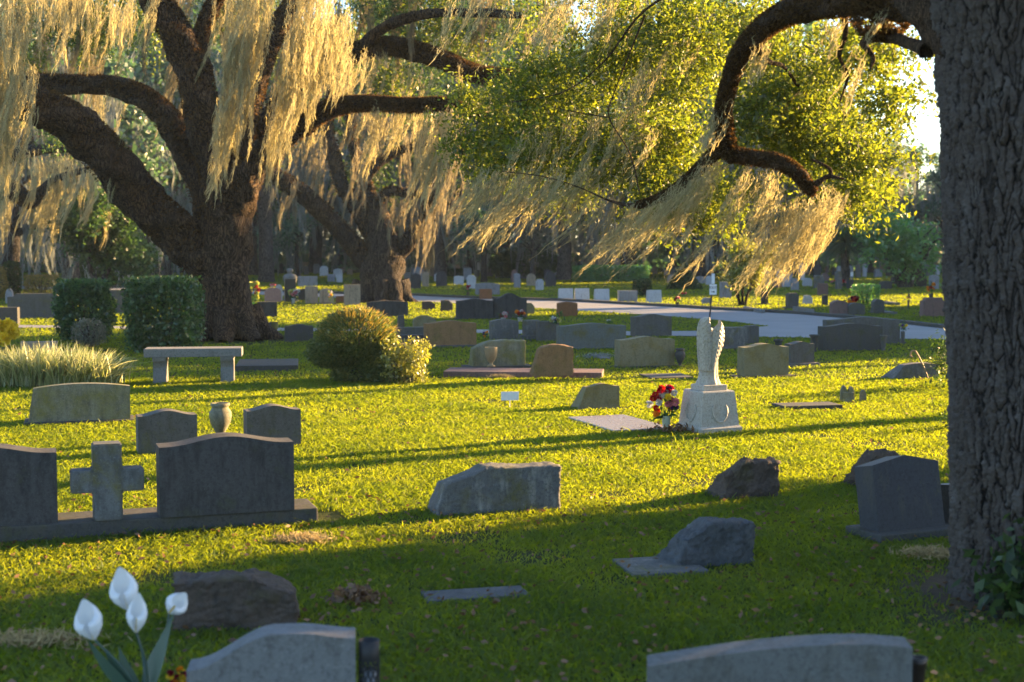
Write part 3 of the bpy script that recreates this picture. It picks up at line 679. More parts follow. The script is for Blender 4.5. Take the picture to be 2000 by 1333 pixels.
# ------------------------------------------------------------------ angel monument
def angel():
    c = G(1384, 842); a = R(24); r = empty('angel_monument', c, a); tag(r, 'white marble angel with folded wings on a tapered pedestal', 'monument')
    ppm = F/c.y; zt = P(1384, 757, c.y).z-.02; W = .43
    bm = bmesh.new()
    # plinth, tapered die, cap in one carved block
    prof = [(.222, -.02), (.222, .048), (.206, .062), (.200, .068), (.168, zt-.012), (.160, zt)]
    rings = []
    for h, z in prof: rings.append([bm.verts.new((sx*h, sy*h, z)) for sx, sy in ((-1, -1), (1, -1), (1, 1), (-1, 1))])
    for i in range(len(rings)-1):
        for j in range(4): bm.faces.new((rings[i][j], rings[i][(j+1) % 4], rings[i+1][(j+1) % 4], rings[i+1][j]))
    bm.faces.new(rings[-1]); bm.faces.new(rings[0][::-1])
    bmesh.ops.bevel(bm, geom=[e for e in bm.edges if e.calc_face_angle(0) > 1.0], offset=.006, segments=2, affect='EDGES')
    ped = link('pedestal', bm_mesh(bm, 'pedestal', M['white']), r); EXCL.append(rect(c.x, c.y, .44, .44, a))
    tb = math.atan2(.032, zt-.08)
    for rot in (0, -math.pi/2):     # wreath relief on the front and left faces
        Vs = []; ctrl = []
        for k in range(15):
            t = R(-50+280*k/14)+math.pi*0; t = R(145)+R(250)*k/14
            x, z = math.cos(t)*.078, math.sin(t)*.100+zt*.53
            y = -.200+(z-.068)*math.tan(tb)-.002
            ctrl.append((x, y, z, .008 if 0 < k < 14 else .003))
        me = tubes('wreath', [ctrl], M['white'], 8, 3, .35)
        wo_ = link('wreath', me, ped); wo_.rotation_euler = (0, 0, rot)
    link('footing', box_mesh('footing', .25, .23, .055, M['white'], .008), r, (0, 0, zt-.005))
    z0 = zt+.045; Ht = P(1384, 619, c.y).z-z0
    st = empty('figure', (0, 0, z0), R(-14)); st.parent = r
    # robe with folds, shoulders and bowed head in one skin
    seg = 40; V = []; Fc = []
    pr = [(.112, 0), (.108, .02), (.094, .05), (.086, .10), (.088, .20), (.084, .30), (.072, .36), (.082, .41), (.080, .44), (.055, .46), (.030, .475), (.028, .49), (.040, .505), (.046, .53), (.042, .555), (.026, .572), (0.002, .578)]
    sc = Ht*.93/.578
    for r_, z in pr:
        fr = z/.578
        for k in range(seg):
            th = 2*math.pi*k/seg
            fold = 1+(.09*math.sin(9*th+2*fr)+.05*math.sin(17*th-3*fr))*max(0, 1-fr*1.8)
            fy = .04*max(0, fr-.78)/.22
            V.append((r_*fold*math.cos(th)*sc, (r_*(.85 if fr < .8 else 1)*fold*math.sin(th)+fy+.018)*sc, z*sc*(1-.09*max(0, fr-.8)/.2)))
    for i in range(len(pr)-1):
        for k in range(seg): Fc.append((i*seg+k, i*seg+(k+1) % seg, (i+1)*seg+(k+1) % seg, (i+1)*seg+k))
    me = bpy.data.meshes.new('body'); me.from_pydata(V, [], Fc); me.materials.append(M['white'])
    for p in me.polygons: p.use_smooth = True
    body = link('robed_body', me, st)
    # wings: outer outline and inner outline, feather ridges, thickness
    def wing(sx, tip, wmax, top):
        nu, nv = 30, 80; Vw = []
        for j in range(nv+1):
            s = j/nv; z = top*(1-s)+.10*s*1.0
            zz = top-(top-.13*sc)*s
            # widths along the wing (0 tip .. 1 bottom)
            o = wmax*(math.sin(math.pi*min(1, s*1.35+.06)**.62)**.8 if s < .32 else (math.cos((s-.32)/.68*math.pi/2)**.75)*.88+.12)
            o = wmax*np.interp(s, [0, .04, .1, .2, .32, .5, .7, .88, 1], [.40, .72, .88, .97, 1, 1, .96, .90, .84] if sx < 0 else [.66, .84, .97, 1.06, 1.08, .98, .70, .46, .34])
            inn = np.interp(s, [0, .06, .13, .19, .3, 1], [tip, tip*.9, tip*.5, .008, .0, .0])
            for i in range(nu+1):
                u = i/nu; x = inn+(o-inn)*u
                y = -.068*sc-.028*math.sin(math.pi*min(1, u*1.1))*(1-.4*s)+.05*u*u
                row = (s*11+.35*math.sin(u*16)) % 1; y -= .011*row*(1-.5*s)+.007*abs(math.sin(u*15+s*3))*(s > .38)
                Vw.append((sx*x, y, zz))
        front = len(Vw); Vw += [(x, y+.018, z) for x, y, z in Vw]
        Fw = []; w1 = nu+1
        for j in range(nv):
            for i in range(nu):
                q = (j*w1+i, j*w1+i+1, (j+1)*w1+i+1, (j+1)*w1+i); Fw.append(q); Fw.append(tuple(front+t for t in q[::-1]))
        for j in range(nv):
            for i in (0, nu): a0, b0 = j*w1+i, (j+1)*w1+i; Fw.append((a0, b0, b0+front, a0+front))
        for i in range(nu):
            for j in (0, nv): a0, b0 = j*w1+i, j*w1+i+1; Fw.append((a0, b0, b0+front, a0+front))
        me = bpy.data.meshes.new('wing'); me.from_pydata(Vw, [], Fw); me.materials.append(M['white'])
        bm = bmesh.new(); bm.from_mesh(me); bmesh.ops.recalc_face_normals(bm, faces=bm.faces[:]); bm.to_mesh(me); bm.free()
        for p in me.polygons: p.use_smooth = True
        link('wing', me, st)
    wing(-1, .020, .124, Ht); wing(1, .066, .128, Ht*.95)
angel()
slabthing('pinkish polished ledger slab reflecting light left of the angel', 1114, 1302, 817, 845, .03, 'flatpink', 20)

# ------------------------------------------------------------------ flowers
def blossoms(cs, rad, mat, name='blossom', petals=26, seed=1):
    g = np.random.default_rng(seed); Vs = []
    for c in cs:
        rr = rad*g.uniform(.8, 1.2); d = unit(g.normal(size=(petals, 3))+np.array([0, -.2, .25])); s = unit(np.cross(d, g.normal(size=(petals, 3)))); n2 = np.cross(d, s)
        a = c+d*rr*.1; b = c+d*rr*.7+s*rr*.42; e = c+d*rr*1.05+n2*rr*.12; f = c+d*rr*.7-s*rr*.42
        Vs.append(np.stack([a, b, e, f], 1))
    V = np.concatenate(Vs); return quads_mesh(name, V, 4, M[mat], g.random(len(V)))
def bouquet(label, px, yb, yt, wpx, cols, vase=None, n=4, group=None, z0=0.0, loc=None, seed=5, leaf=True, vh=.35):
    c = G(px, yb, z0) if loc is None else loc; k = c.y/F; H = P(px, yt, c.y).z-z0 if loc is None else (yt); Wd = wpx*k/2 if loc is None else wpx
    r = empty('flower_bouquet', c); tag(r, label, 'flowers', group); g = np.random.default_rng(seed)
    br = Wd*.33
    for i, cl in enumerate(cols):
        pts = []
        for j in range(n):
            an = g.uniform(0, 6.28); q = g.random()**.5
            pts.append(np.array([math.cos(an)*q*(Wd-br), math.sin(an)*q*(Wd-br)*.7, H*(vh+.12)+ (H*(1-vh-.12)-br)*g.random()**.7]))
        link('blossom', blossoms(pts, br, cl, 'blossom', 30, seed+i), r)
    if leaf:
        C = g.normal(size=(70, 3))*np.array([Wd*.4, Wd*.3, H*.14])+np.array([0, 0, H*(vh+.2)]); C[:, 2] = np.maximum(C[:, 2], .02)
        link('foliage', leaves_mesh('foliage', C, Wd*.5, M['fgreen'], .35, up=.6), r)
    if vase:
        w = min(Wd*.42, .06); link('vase', lathe_mesh('vase', [(0, 0), (w*.7, 0), (w*.8, H*vh*.1), (w, H*vh*.95), (w*1.05, H*vh), (w*.9, H*vh), (w*.8, H*vh*.7)], M[vase]), r)
    return r
def calla_bouquet():
    # big bouquet of the angel monument
    c = G(1301, 843); r = empty('flower_bouquet', c); tag(r, 'red, white and purple flowers in a pale vase beside the angel pedestal', 'flowers'); k = c.y/F
    H = P(1301, 752, c.y).z
    def pp(px, py, dy=0): return np.array([(px-1301)*k, dy, P(px, py, c.y).z])
    link('vase', lathe_mesh('vase', [(0, 0), (.05, 0), (.055, .01), (.028, .02), (.028, .05), (.036, .065), (.040, .14), (.043, .145), (.034, .145), (.03, .1)], M['vasew']), r)
    for cl, pts in dict(red=[(1279, 771), (1290, 764), (1284, 778), (1275, 777), (1281, 797), (1284, 806), (1290, 760)], crimson=[(1303, 758), (1309, 760), (1305, 764), (1288, 776)], fwhite=[(1293, 772), (1286, 785), (1316, 768), (1300, 768), (1268, 790)], purple=[(1320, 796), (1314, 793), (1306, 762)], orange=[(1312, 797), (1281, 808)], fpink=[(1304, 788), (1309, 780), (1318, 785)], yellow=[(1303, 775)]).items():
        cs = [pp(x, y, RNG.uniform(-.05, .05)) for x, y in pts]; link('blossom', blossoms(cs, .036, cl, 'blossom', 34, len(cl)), r)
    C = np.array([pp(RNG.uniform(1288, 1318), RNG.uniform(775, 815), RNG.uniform(-.05, .05)) for _ in range(60)])
    link('foliage', leaves_mesh('foliage', C, .07, M['fgreen'], .3, up=.8), r)
    V = []
    for tipx, tipy, mx, my in ((1265, 824, 1285, 808), (1296, 800, 1294, 806), (1322, 812, 1312, 804)):
        p0 = pp(1300, 818); p1 = pp(mx, my, -.05); p2 = pp(tipx, tipy, -.08); path = np.array([[p0*(1-t)**2+2*p1*t*(1-t)+p2*t*t for t in np.linspace(0, 1, 8)]])
        V.append(path)
    path = np.concatenate(V); w = np.tile(np.array([.012, .026, .036, .038, .034, .026, .014, .002]), (3, 1))
    link('leaf', ribbons('leaf', path, w, np.tile(np.array([[.2, -.6, .75]]), (3, 1)), M['fgreen'], RNG.random(3)), r)
M['vasew'] = plain('pale_vase', (.42, .46, .36), .5)
calla_bouquet()
o = link('fallen_bouquet', leaves_mesh('fallen_bouquet', RNG.normal(size=(160, 3))*np.array([.13, .09, .018])+np.array([0, 0, .035]), .06, M['deadleaf'], .4), None, G(1318, 845)); tag(o, 'heap of withered brown flowers at the foot of the angel pedestal', 'flowers')
bouquet('yellow chrysanthemums at the left edge above the ornamental grass', 12, 694, 620, 72, ['yellow', 'yellow', 'yellow'], 'clay', 9, seed=3, vh=.25, leaf=False)
bouquet('yellow green and dark red flowers right of the big oak trunk', 497, 622, 549, 28, ['leafyel', 'leafyel', 'crimson'], 'bluegrey', 6, seed=4, vh=.3) if 0 else None
M['leafyel'] = leaf_mat('petal_lime', (.4, .45, .08), (.6, .6, .15), .5)
bouquet('lime and dark red flowers right of the big oak trunk', 497, 622, 549, 28, ['leafyel', 'leafyel', 'crimson'], 'bluegrey', 6, seed=4, vh=.3)
bouquet('yellow and pink flowers leaning on the black granite headstone', 573, 594, 562, 28, ['leafyel', 'fwhite', 'fpink'], 'fwhite', 4, seed=6)
bouquet('pink flowers on top of the pink arched headstone', 533, 590, 553, 15, ['fpink', 'fwhite'], None, 3, seed=7, leaf=False, vh=.6)
bouquet('peach flowers beside the beige arched headstone', 646, 597, 567, 15, ['orange', 'fwhite', 'leafyel'], None, 3, seed=8)
bouquet('pink and white flowers at the left foot of the light rimmed headstone', 983, 627, 608, 24, ['fpink', 'crimson', 'fwhite'], 'fwhite', 3, seed=9)
bouquet('orange red and white flowers at the right foot of the light rimmed headstone', 1016, 629, 604, 26, ['red', 'orange', 'fwhite'], 'fwhite', 3, seed=10)
bouquet('violet and yellow flowers in a grey urn right of the very wide headstone', 1763, 673, 632, 20, ['purple', 'leafyel', 'yellow'], 'grey', 3, seed=12, vh=.62)
bouquet('red flowers on the wide grey headstone by the topiary', 1666, 600, 577, 30, ['crimson', 'red', 'orange'], None, 4, seed=13, vh=.2)
bouquet('pink flowers on a thin stake near the far kerb', 1323, 598, 577, 17, ['fpink', 'crimson'], 'iron', 3, seed=14)
bouquet('orange and red flowers on the headstone beside the near trunk', 1818, 600, 552, 20, ['red', 'orange'], 'grey', 4, seed=15, vh=.55)
bouquet('lavender flowers in a slim vase on the right beyond the road', 1774, 602, 574, 11, ['fpink', 'purple'], 'grey', 3, seed=16, vh=.55)
bouquet('crimson flowers behind the pink stake flowers', 1336, 584, 570, 14, ['crimson', 'fpink'], None, 3, seed=17)
bouquet('left patch of bright pink flowers below the palm', 1628, 562, 545, 16, ['fpink', 'red'], None, 3, seed=18)
bouquet('right patch of bright pink flowers below the palm', 1650, 563, 545, 18, ['fpink', 'red'], None, 3, seed=19)
bouquet('yellow flowers between the topiary and the rounded headstone', 1697, 614, 596, 12, ['leafyel'], None, 4, seed=20)
bouquet('dark red flowers in the middle rows behind the wide grey headstone', 914, 578, 556, 16, ['crimson', 'fpink'], 'grey', 3, seed=21)
bouquet('green plant and small flowers on the low grey headstone', 1085, 668, 616, 34, ['fwhite', 'leafyel', 'purple'], None, 2, seed=22, vh=.7)
bouquet('blue and orange flowers left of the weathered streaked headstone', 948, 672, 645, 16, ['orange', 'purple'], None, 3, seed=23)
bouquet('pale flowers on the grass above the long olive headstone', 1190, 636, 622, 14, ['fwhite'], None, 3, seed=24)
bouquet('orange and dark red blooms at the bottom edge beside the pale headstone', 348, 1390, 1300, 54, ['orange', 'crimson', 'yellow'], None, 4, seed=25)

def lilies():
    base = G(285, 1420); r = empty('calla_lilies', base); tag(r, 'white calla lilies with dark leaves in the blurred lower left foreground', 'flowers')
    Yb = base.y
    def q(px, py, dy=0): p = P(px, py, Yb+dy); return np.array([p.x-base.x, p.y-base.y, p.z])
    root = np.array([0, 0, .09])
    def spathe(px, py, hpx, wpx, tilt, dy):
        ppm = F/(Yb+dy); H = hpx/ppm; W = wpx/ppm/2; nu, nv = 18, 12; V = []
        for j in range(nv+1):
            t = j/nv; rr = W*np.interp(t, [0, .15, .4, .7, .9, 1], [.10, .45, .85, 1.0, .8, .5])
            for i in range(nu+1):
                u = i/nu; th = (u-.5)*2*math.pi*.93+math.pi*.5
                z = H*t*(.74+.26*math.cos((u-.5)*2*math.pi)*t)         # tall lip at the back, low overlap in front
                fl = 1+.25*t**4; z += H*.09*math.exp(-((u-.5)/.08)**2)*t**4
                V.append((rr*math.cos(th)*fl, -rr*.8*math.sin(th)*fl*-1, z))
        V = np.array(V); ca, sa = math.cos(tilt), math.sin(tilt)
        V = np.stack([V[:, 0]*ca+V[:, 2]*sa, V[:, 1], -V[:, 0]*sa+V[:, 2]*ca], -1)+q(px, py, dy)
        k = np.arange(nv)[:, None]*(nu+1)+np.arange(nu)[None]; Fc = np.stack([k, k+1, k+nu+2, k+nu+1], -1).reshape(-1, 4)
        o = link('flower', quads_mesh('flower', V, 4, M['lily'], np.full(len(V), .5), smooth=True, faces=Fc), r)
        p = q(px, py, dy); c = [tuple(root)+(.006,), tuple((root+p)/2+np.array([.02, 0, 0]))+(.005,), tuple(p)+(.005,)]
        link('stem', tubes('stem', [c], M['fgreen2'], 8, 6, .02), r)
        d = V.mean(0)-p; sp_ = [tuple(p)+(.003,), tuple(p+d*1.1)+(.003,)]
        link('spadix', tubes('spadix', [sp_], M['yellow'], 6, 3, .02), o)
    spathe(184, 1250, 76, 56, -.3, 0); spathe(252, 1192, 80, 56, -.25, .12); spathe(266, 1236, 72, 40, .05, 0); spathe(330, 1198, 46, 44, .7, .1)
    paths = []; W = []
    for tx, ty, mx, my in ((172, 1250, 215, 1320), (340, 1196, 300, 1290), (232, 1262, 250, 1330), (310, 1250, 290, 1310), (205, 1270, 240, 1330)):
        a, b, e = root+np.array([0, 0, -.02]), q(mx, my, .03), q(tx, ty, .05)
        paths.append([a*(1-t)**2+2*b*t*(1-t)+e*t*t for t in np.linspace(0, 1, 10)]); W.append(np.array([.01, .03, .05, .062, .066, .062, .05, .036, .018, .002])*1.0)
    link('leaf', ribbons('leaf', np.array(paths), np.array(W), np.tile([[.9, -.3, .2]], (5, 1)), M['fgreen2'], RNG.random(5)), r)
    link('vase', lathe_mesh('vase', [(0, 0), (.05, 0), (.055, .05), (.06, .10), (.05, .10), (.04, .05)], M['grey']), r)
M['fgreen2'] = leaf_mat('dark_leaf', (.03, .07, .05), (.04, .09, .06), .2, None, gloss=.05)
q_ = N('lily_white'); d_ = q_.n('BsdfDiffuse'); d_.inputs[0].default_value = (.8, .8, .82, 1); t_ = q_.n('BsdfTranslucent'); t_.inputs[0].default_value = (.75, .78, .8, 1)
m_ = q_.n('MixShader', i_0=.35); q_.t.links.new(d_.outputs[0], m_.inputs[1]); q_.t.links.new(t_.outputs[0], m_.inputs[2]); M['lily'] = q_.surf(m_.outputs[0])
lilies()

# lattice vase beside the foreground headstone
def latvase():
    c = G(722, 1452); H = P(722, 1250, c.y).z; w = 21/F*c.y; r = empty('lattice_vase', c); tag(r, 'black metal lattice flower vase right of the pale foreground headstone', 'vase')
    link('rim', lathe_mesh('rim', [(w*.92, H-.07), (w, H-.065), (w, H), (w*.9, H), (w*.9, H-.07)], M['iron']), r)
    link('foot', lathe_mesh('foot', [(0, 0), (w, 0), (w, .03), (0, .03)], M['iron']), r)
    cs = []
    for k in range(12):
        for sg in (-1, 1):
            cs.append([(w*.95*math.cos(6.283*k/12+sg*t*3.2), w*.95*math.sin(6.283*k/12+sg*t*3.2), .02+(H-.08)*t, .0028) for t in np.linspace(0, 1, 14)])
    link('lattice', tubes('lattice', cs, M['iron'], 5, 2, 0), r)
    link('liner', lathe_mesh('liner', [(0, .03), (w*.6, .03), (w*.7, H-.1), (w*.6, H-.1)], M['steel']), r)
latvase()
def darkvase():
    c = G(1790, 1470); H = P(1790, 1284, c.y).z; w = 17/F*c.y; r = link('vase', lathe_mesh('vase', [(0, 0), (w*.6, 0), (w*.65, H*.7), (w*.9, H*.9), (w, H*.93), (w*1.05, H), (w*.85, H), (w*.6, H*.7)], M['bronze']), None, c)
    tag(r, 'dark bronze vase right of the worn foreground headstone', 'vase')
M['bronze'] = plain('dark_bronze', (.05, .04, .035), .4, .5, .6)
darkvase()

# small white sign on a stake
def marker_sign():
    c = G(996, 800); k = c.y/F; zc = P(996, 774, c.y).z; r = empty('name_plate', c, R(6)); tag(r, 'small white plate on a thin stake in the sunlit grass', 'grave marker')
    link('plate', box_mesh('plate', 35*k, .012, 17*k, M['whitepaint'], .002), r, (0, 0, zc-8.5*k))
    link('stake', tubes('stake', [[(0, .012, -.02, .005), (0, .012, zc, .005)]], M['whitepaint'], 6, 2, 0), r)
marker_sign()
# exit sign on its post
def exit_sign():
    c = G(1384, 642); r = empty('exit_sign', c, R(2)); tag(r, 'white exit arrow sign and small plate on a thin dark post above the angel', 'sign')
    k = c.y/F; zt = P(1391, 536, c.y).z; dx = 8*k
    link('post', tubes('post', [[(0, .02, -.05, .017), (dx*.6, .02, zt*.5, .015), (dx, .02, zt, .014)]], M['iron'], 8, 3, 0), r)
    z1, z0 = P(1391, 556, c.y).z, P(1391, 576, c.y).z
    pl = link('panel', box_mesh('panel', 14*k, .012, z1-z0, M['whitepaint'], .003), r, (dx, 0, z0))
    def text(s, size, z, x=0):
        cu = bpy.data.curves.new('lettering', 'FONT'); cu.body = s; cu.size = size; cu.align_x = 'CENTER'; cu.extrude = .002
        tmp = bpy.data.objects.new('lettering', cu); COL.objects.link(tmp)
        dg = bpy.context.evaluated_depsgraph_get(); me = bpy.data.meshes.new_from_object(tmp.evaluated_get(dg)); bpy.data.objects.remove(tmp)
        me.materials.clear(); me.materials.append(M['ink']); o = link('lettering', me, pl, (x, -.009, z)); o.rotation_euler = (math.pi/2, 0, 0)
    text('EXIT', .072, (z1-z0)*.58)
    h = (z1-z0)*.28; bm = bmesh.new()
    vs = [bm.verts.new((x, -.0085, h+z)) for x, z in ((-.035, -.008), (.01, -.008), (.01, -.022), (.04, 0), (.01, .022), (.01, .008), (-.035, .008))]; bm.faces.new(vs)
    link('arrow', bm_mesh(bm, 'arrow', M['ink']), pl)
    z3, z2 = P(1391, 535, c.y).z, P(1391, 555, c.y).z
    link('plate', box_mesh('plate', 6*k, .012, z3-z2, M['whitepaint'], .003), r, (dx, 0, z2))
exit_sign()
def cane():
    c = G(1815, 741); k = c.y/F; top = P(1789, 690, c.y); r = empty('shepherd_hook', c); tag(r, 'bent brown metal hook leaning over the low mottled marker', 'hook')
    x1, z1 = (1790-1815)*k, top.z
    pts = [(0, 0, -.03, .010), (x1*.5, 0, z1*.52, .010), (x1, 0, z1*.98, .010), (x1-.03, 0, z1+.03, .010), (x1-.07, 0, z1+.02, .010), (x1-.085, 0, z1-.03, .010), (x1-.06, 0, z1-.05, .011)]
    link('rod', tubes('rod', [pts], M['wood'], 8, 5, .03), r)
cane()
def lamp_sign():
    c = G(1663, 552); r = empty('path_sign', c); tag(r, 'small pale sign on a thin pole right of the palm trunk', 'sign'); k = c.y/F; z = P(1663, 534, c.y).z
    link('pole', tubes('pole', [[(0, 0, -.05, .03), (0, 0, z, .03)]], M['steel'], 6, 2, 0), r); link('panel', box_mesh('panel', 5*k, .03, 8*k, M['whitepaint'], .01), r, (0, -.04, z-6*k))
    c = G(1598, 560); r = empty('section_sign', c); tag(r, 'tan board sign on a post under the golden moss', 'sign'); k = c.y/F; z = P(1598, 538, c.y).z
    link('post', tubes('post', [[(0, 0, -.05, .04), (0, 0, z, .04)]], M['tansign'], 6, 2, 0), r); link('board', box_mesh('board', 17*k, .04, 10*k, M['tansign'], .01), r, (0, -.05, z-10*k))
lamp_sign()
def statue(label, px, yb, yt, mat, z0=0.0, s=1.0):
    c = G(px, yb, z0); H = P(px, yt, c.y).z-z0
    V = []; Fc = []; seg = 20
    pr = [(.20, 0), (.20, .05), (.16, .06), (.15, .3), (.13, .5), (.17, .62), (.19, .72), (.15, .80), (.05, .84), (.05, .86), (.085, .90), (.085, .95), (.05, .99), (.002, 1)]
    for r_, z in pr:
        for k in range(seg):
            th = 6.283*k/seg; V.append((r_*H*1.15*math.cos(th)*(1+.12*math.sin(5*th)*(z < .6)), r_*H*.7*math.sin(th), z*H))
    for i in range(len(pr)-1):
        for k in range(seg): Fc.append((i*seg+k, i*seg+(k+1) % seg, (i+1)*seg+(k+1) % seg, (i+1)*seg+k))
    me = bpy.data.meshes.new('statue'); me.from_pydata(V, [], Fc); me.materials.append(M[mat])
    for p in me.polygons: p.use_smooth = True
    o = link('statue', me, None, c); tag(o, label, 'statue')
statue('small grey robed figure on top of the black granite headstone', 567, 589, 524, 'pale', 0)
statue('small white statue among the far dark trees', 1203, 540, 497, 'white', 0)
statue('grey stone figure on a column beside the bare trunk', 1022, 545, 514, 'pale', 0)
# weathered broken pair of little wings
def broken():
    c = G(1656, 788); k = c.y/F; H = P(1656, 752, c.y).z; r = empty('broken_statue', c); tag(r, 'small weathered two winged stone stump in the sunlit grass', 'statue')
    for sx in (-1, 1):
        link('wing', tablet('wing', 12*k, H*(1 if sx < 0 else .94), .06, 'round', M['lichen'], None, .006, 0, seed=3+sx), r, (sx*7*k, 0, -.01))
    link('body', tablet('body', 20*k, H*.66, .09, 'flat', M['lichen'], None, .008, 0, seed=9), r, (0, -.03, -.01))
broken()
stone('tiny pale upright peg right of the winged stone stump', 1680, 1690, 762, 786, 'round', 'lichen', .05, 5)
# (u across the sunbeams, t towards the sun, tree kind, scale)
CASTERS = [(20.5, 31, 2, .62), (22.5, 33, 0, .58), (24.5, 36, 2, .66), (26.5, 38, 0, .60), (27.6, 41, 2, .60), (19.5, 35, 2, .60), (23.5, 40, 0, .62), (27.0, 45, 2, .74), (21.5, 29.5, 3, .55), (25.5, 34.5, 3, .6), (28.2, 43.5, 3, .55),
           (40.4, 56, 0, .66), (42.5, 55, 0, .86), (44, 58, 2, 1.0), (50, 65, 0, 1.05), (64, 82, 1, 1.1), (48, 70, 4, 1.2)]
CASTERS += [(10.2, 21, 4, 1.0), (15.2, 24, 4, .9)]
g0 = random.Random(9)
for xx in range(48, 130, 6): CASTERS.append((.47*-xx+.88*(84+g0.uniform(-5, 25)), .88*xx+.47*92, xx % 3, g0.uniform(1.1, 1.35)))
BUSH_CASTERS = [(1.5, 12.5, 3.2, 3.6), (3.6, 12.0, 3.0, 3.7), (5.0, 13.5, 2.6, 3.5), (6.5, 14.0, 2.8, 2.55), (5.5, 16.5, 2.2, 4.1), (17.4, 25.0, 3.0, 4.7), (16.8, 29.0, 2.0, 5.0)]
NG = (620000, 340000)
# ------------------------------------------------------------------ hedges and shrubs
def shell_pts(n, kind, w, d, h, thick=.12, seed=0, bump=.05):
    g = np.random.default_rng(seed)
    p = g.uniform(-1, 1, (n*4, 3))
    if kind == 'box':
        pw = 8
    elif kind == 'rbox': pw = 3.6
    elif kind == 'ball': pw = 2.2
    elif kind == 'cone': pw = 2
    if kind == 'cone':
        k = np.clip(1-(p[:, 2]+1)/2, .02, 1); q = np.hypot(p[:, 0], p[:, 1])/k
        r = np.where(q <= 1, q, 9)
    else: r = (np.abs(p)**pw).sum(1)**(1/pw)
    lump = sum(.05*np.sin(p@g.normal(size=3)*g.uniform(3, 8)+g.uniform(0, 6)) for _ in range(7))
    r = r*(1+bump*g.normal(size=len(r))*.6+lump*bump*8)
    keep = (r < 1) & ((r > 1-thick) | (g.random(len(r)) < .10)); p = p[keep]
    while len(p) < n: p = np.vstack([p, p+g.normal(size=p.shape)*.01])
    p = p[:n]
    return p*np.array([w/2, d/2, h/2])+np.array([0, 0, h/2])
def shrub(label, cat, x0, x1, yt, yb, kind, mat, depth, n, ls, name='clipped_hedge', thick=.15, asp=.5, bump=.05, group=None, stem=True, yaw=0, lift=0.0, seed=1):
    c = G((x0+x1)/2, yb); k = c.y/F; w = (x1-x0)*k; H = P(1000, yt, c.y).z; c = Vector((c.x, c.y+depth/2*.6, 0))
    r = empty(name, c, R(yaw)); tag(r, label, cat, group)
    pts = shell_pts(n, kind, w, depth, H-lift, thick, seed, bump); pts[:, 2] += lift
    link('foliage', leaves_mesh('foliage', pts, ls, M[mat], asp, up=.35), r)
    if stem:
        cs = []
        for i in range(7):
            a = i*2.4; ex, ey = math.cos(a)*w*.3, math.sin(a)*depth*.3
            cs.append([(ex*.15, ey*.15, -.03, .03), (ex*.5, ey*.5, H*.4, .02), (ex, ey, H*.8, .006)])
        link('stem', tubes('stem', cs, M['bark_far'], 7, 4), r)
    return r
M['leaf_hedge2'] = leaf_mat('clipped_hedge_leaves', (.012, .038, .014), (.06, .13, .04), .4, (2.2, 2.0, 1), gloss=.04)
shrub('dark clipped boxy hedge left of the bench, nearer the big oak', 'hedge', 241, 383, 541, 690, 'rbox', 'leaf_hedge2', 1.15, 11000, .078, thick=.35, asp=.5, seed=2, bump=.10)
shrub('dark clipped boxy hedge above the ornamental grass', 'hedge', 104, 211, 546, 668, 'rbox', 'leaf_hedge2', 1.0, 8500, .078, thick=.35, asp=.5, seed=3, bump=.10)
shrub('small grey green shrub at the foot of the left hedge', 'shrub', 134, 204, 622, 680, 'ball', 'leaf_greyish', .5, 2200, .04, 'small_shrub', .5, seed=4)
shrub('golden sunlit clipped hedge at the far left', 'hedge', 46, 105, 537, 584, 'box', 'leaf_gold', 1.0, 2600, .08, seed=5)
shrub('tall dark hedge column at the left edge', 'hedge', 4, 33, 510, 584, 'rbox', 'leaf_hedge', .8, 2600, .08, seed=6)
shrub('yellow green hedge sliver cut by the left edge', 'hedge', -40, 7, 518, 586, 'rbox', 'leaf_gold', .8, 2200, .08, seed=7)
shrub('long low green hedge beyond the road at centre', 'hedge', 1119, 1270, 519, 551, 'box', 'leaf_bright', 1.2, 6000, .14, seed=8)
shrub('green hedge cube right of the white slant markers', 'hedge', 1246, 1274, 545, 578, 'rbox', 'leaf_hedge', .7, 1800, .08, seed=9)
shrub('dark narrow hedge cube beside the green one', 'hedge', 1237, 1247, 547, 576, 'rbox', 'leaf_hedge', .7, 900, .08, seed=10)
shrub('green topiary bush with flat top and narrow foot', 'shrub', 1672, 1717, 556, 600, 'box', 'leaf_bright', .9, 2600, .07, 'topiary_bush', seed=11)
shrub('conical dark green bush behind the hanging moss', 'shrub', 1300, 1378, 510, 566, 'cone', 'leaf_hedge', 1.6, 3500, .12, 'conical_bush', .5, seed=12)
shrub('feathery bright green bush at the left beyond the hedges', 'shrub', 15, 110, 462, 530, 'ball', 'leaf_bright', 2.5, 4200, .13, 'green_bush', .5, asp=.3, bump=.12, seed=13)
shrub('dark low hedge line under the far trees left of centre', 'hedge', 868, 905, 526, 541, 'box', 'leaf_hedge', 1, 900, .14, seed=14)
shrub('dark green bushy mass beneath the far trees at centre', 'shrub', 955, 1090, 484, 545, 'ball', 'leaf_hedge', 3, 5200, .2, 'green_bush', .4, bump=.15, seed=15)
shrub('low dark green thicket behind the big oak, left side', 'shrub', 115, 300, 470, 560, 'ball', 'leaf_hedge', 3, 6000, .16, 'green_bush', .4, bump=.15, seed=16)
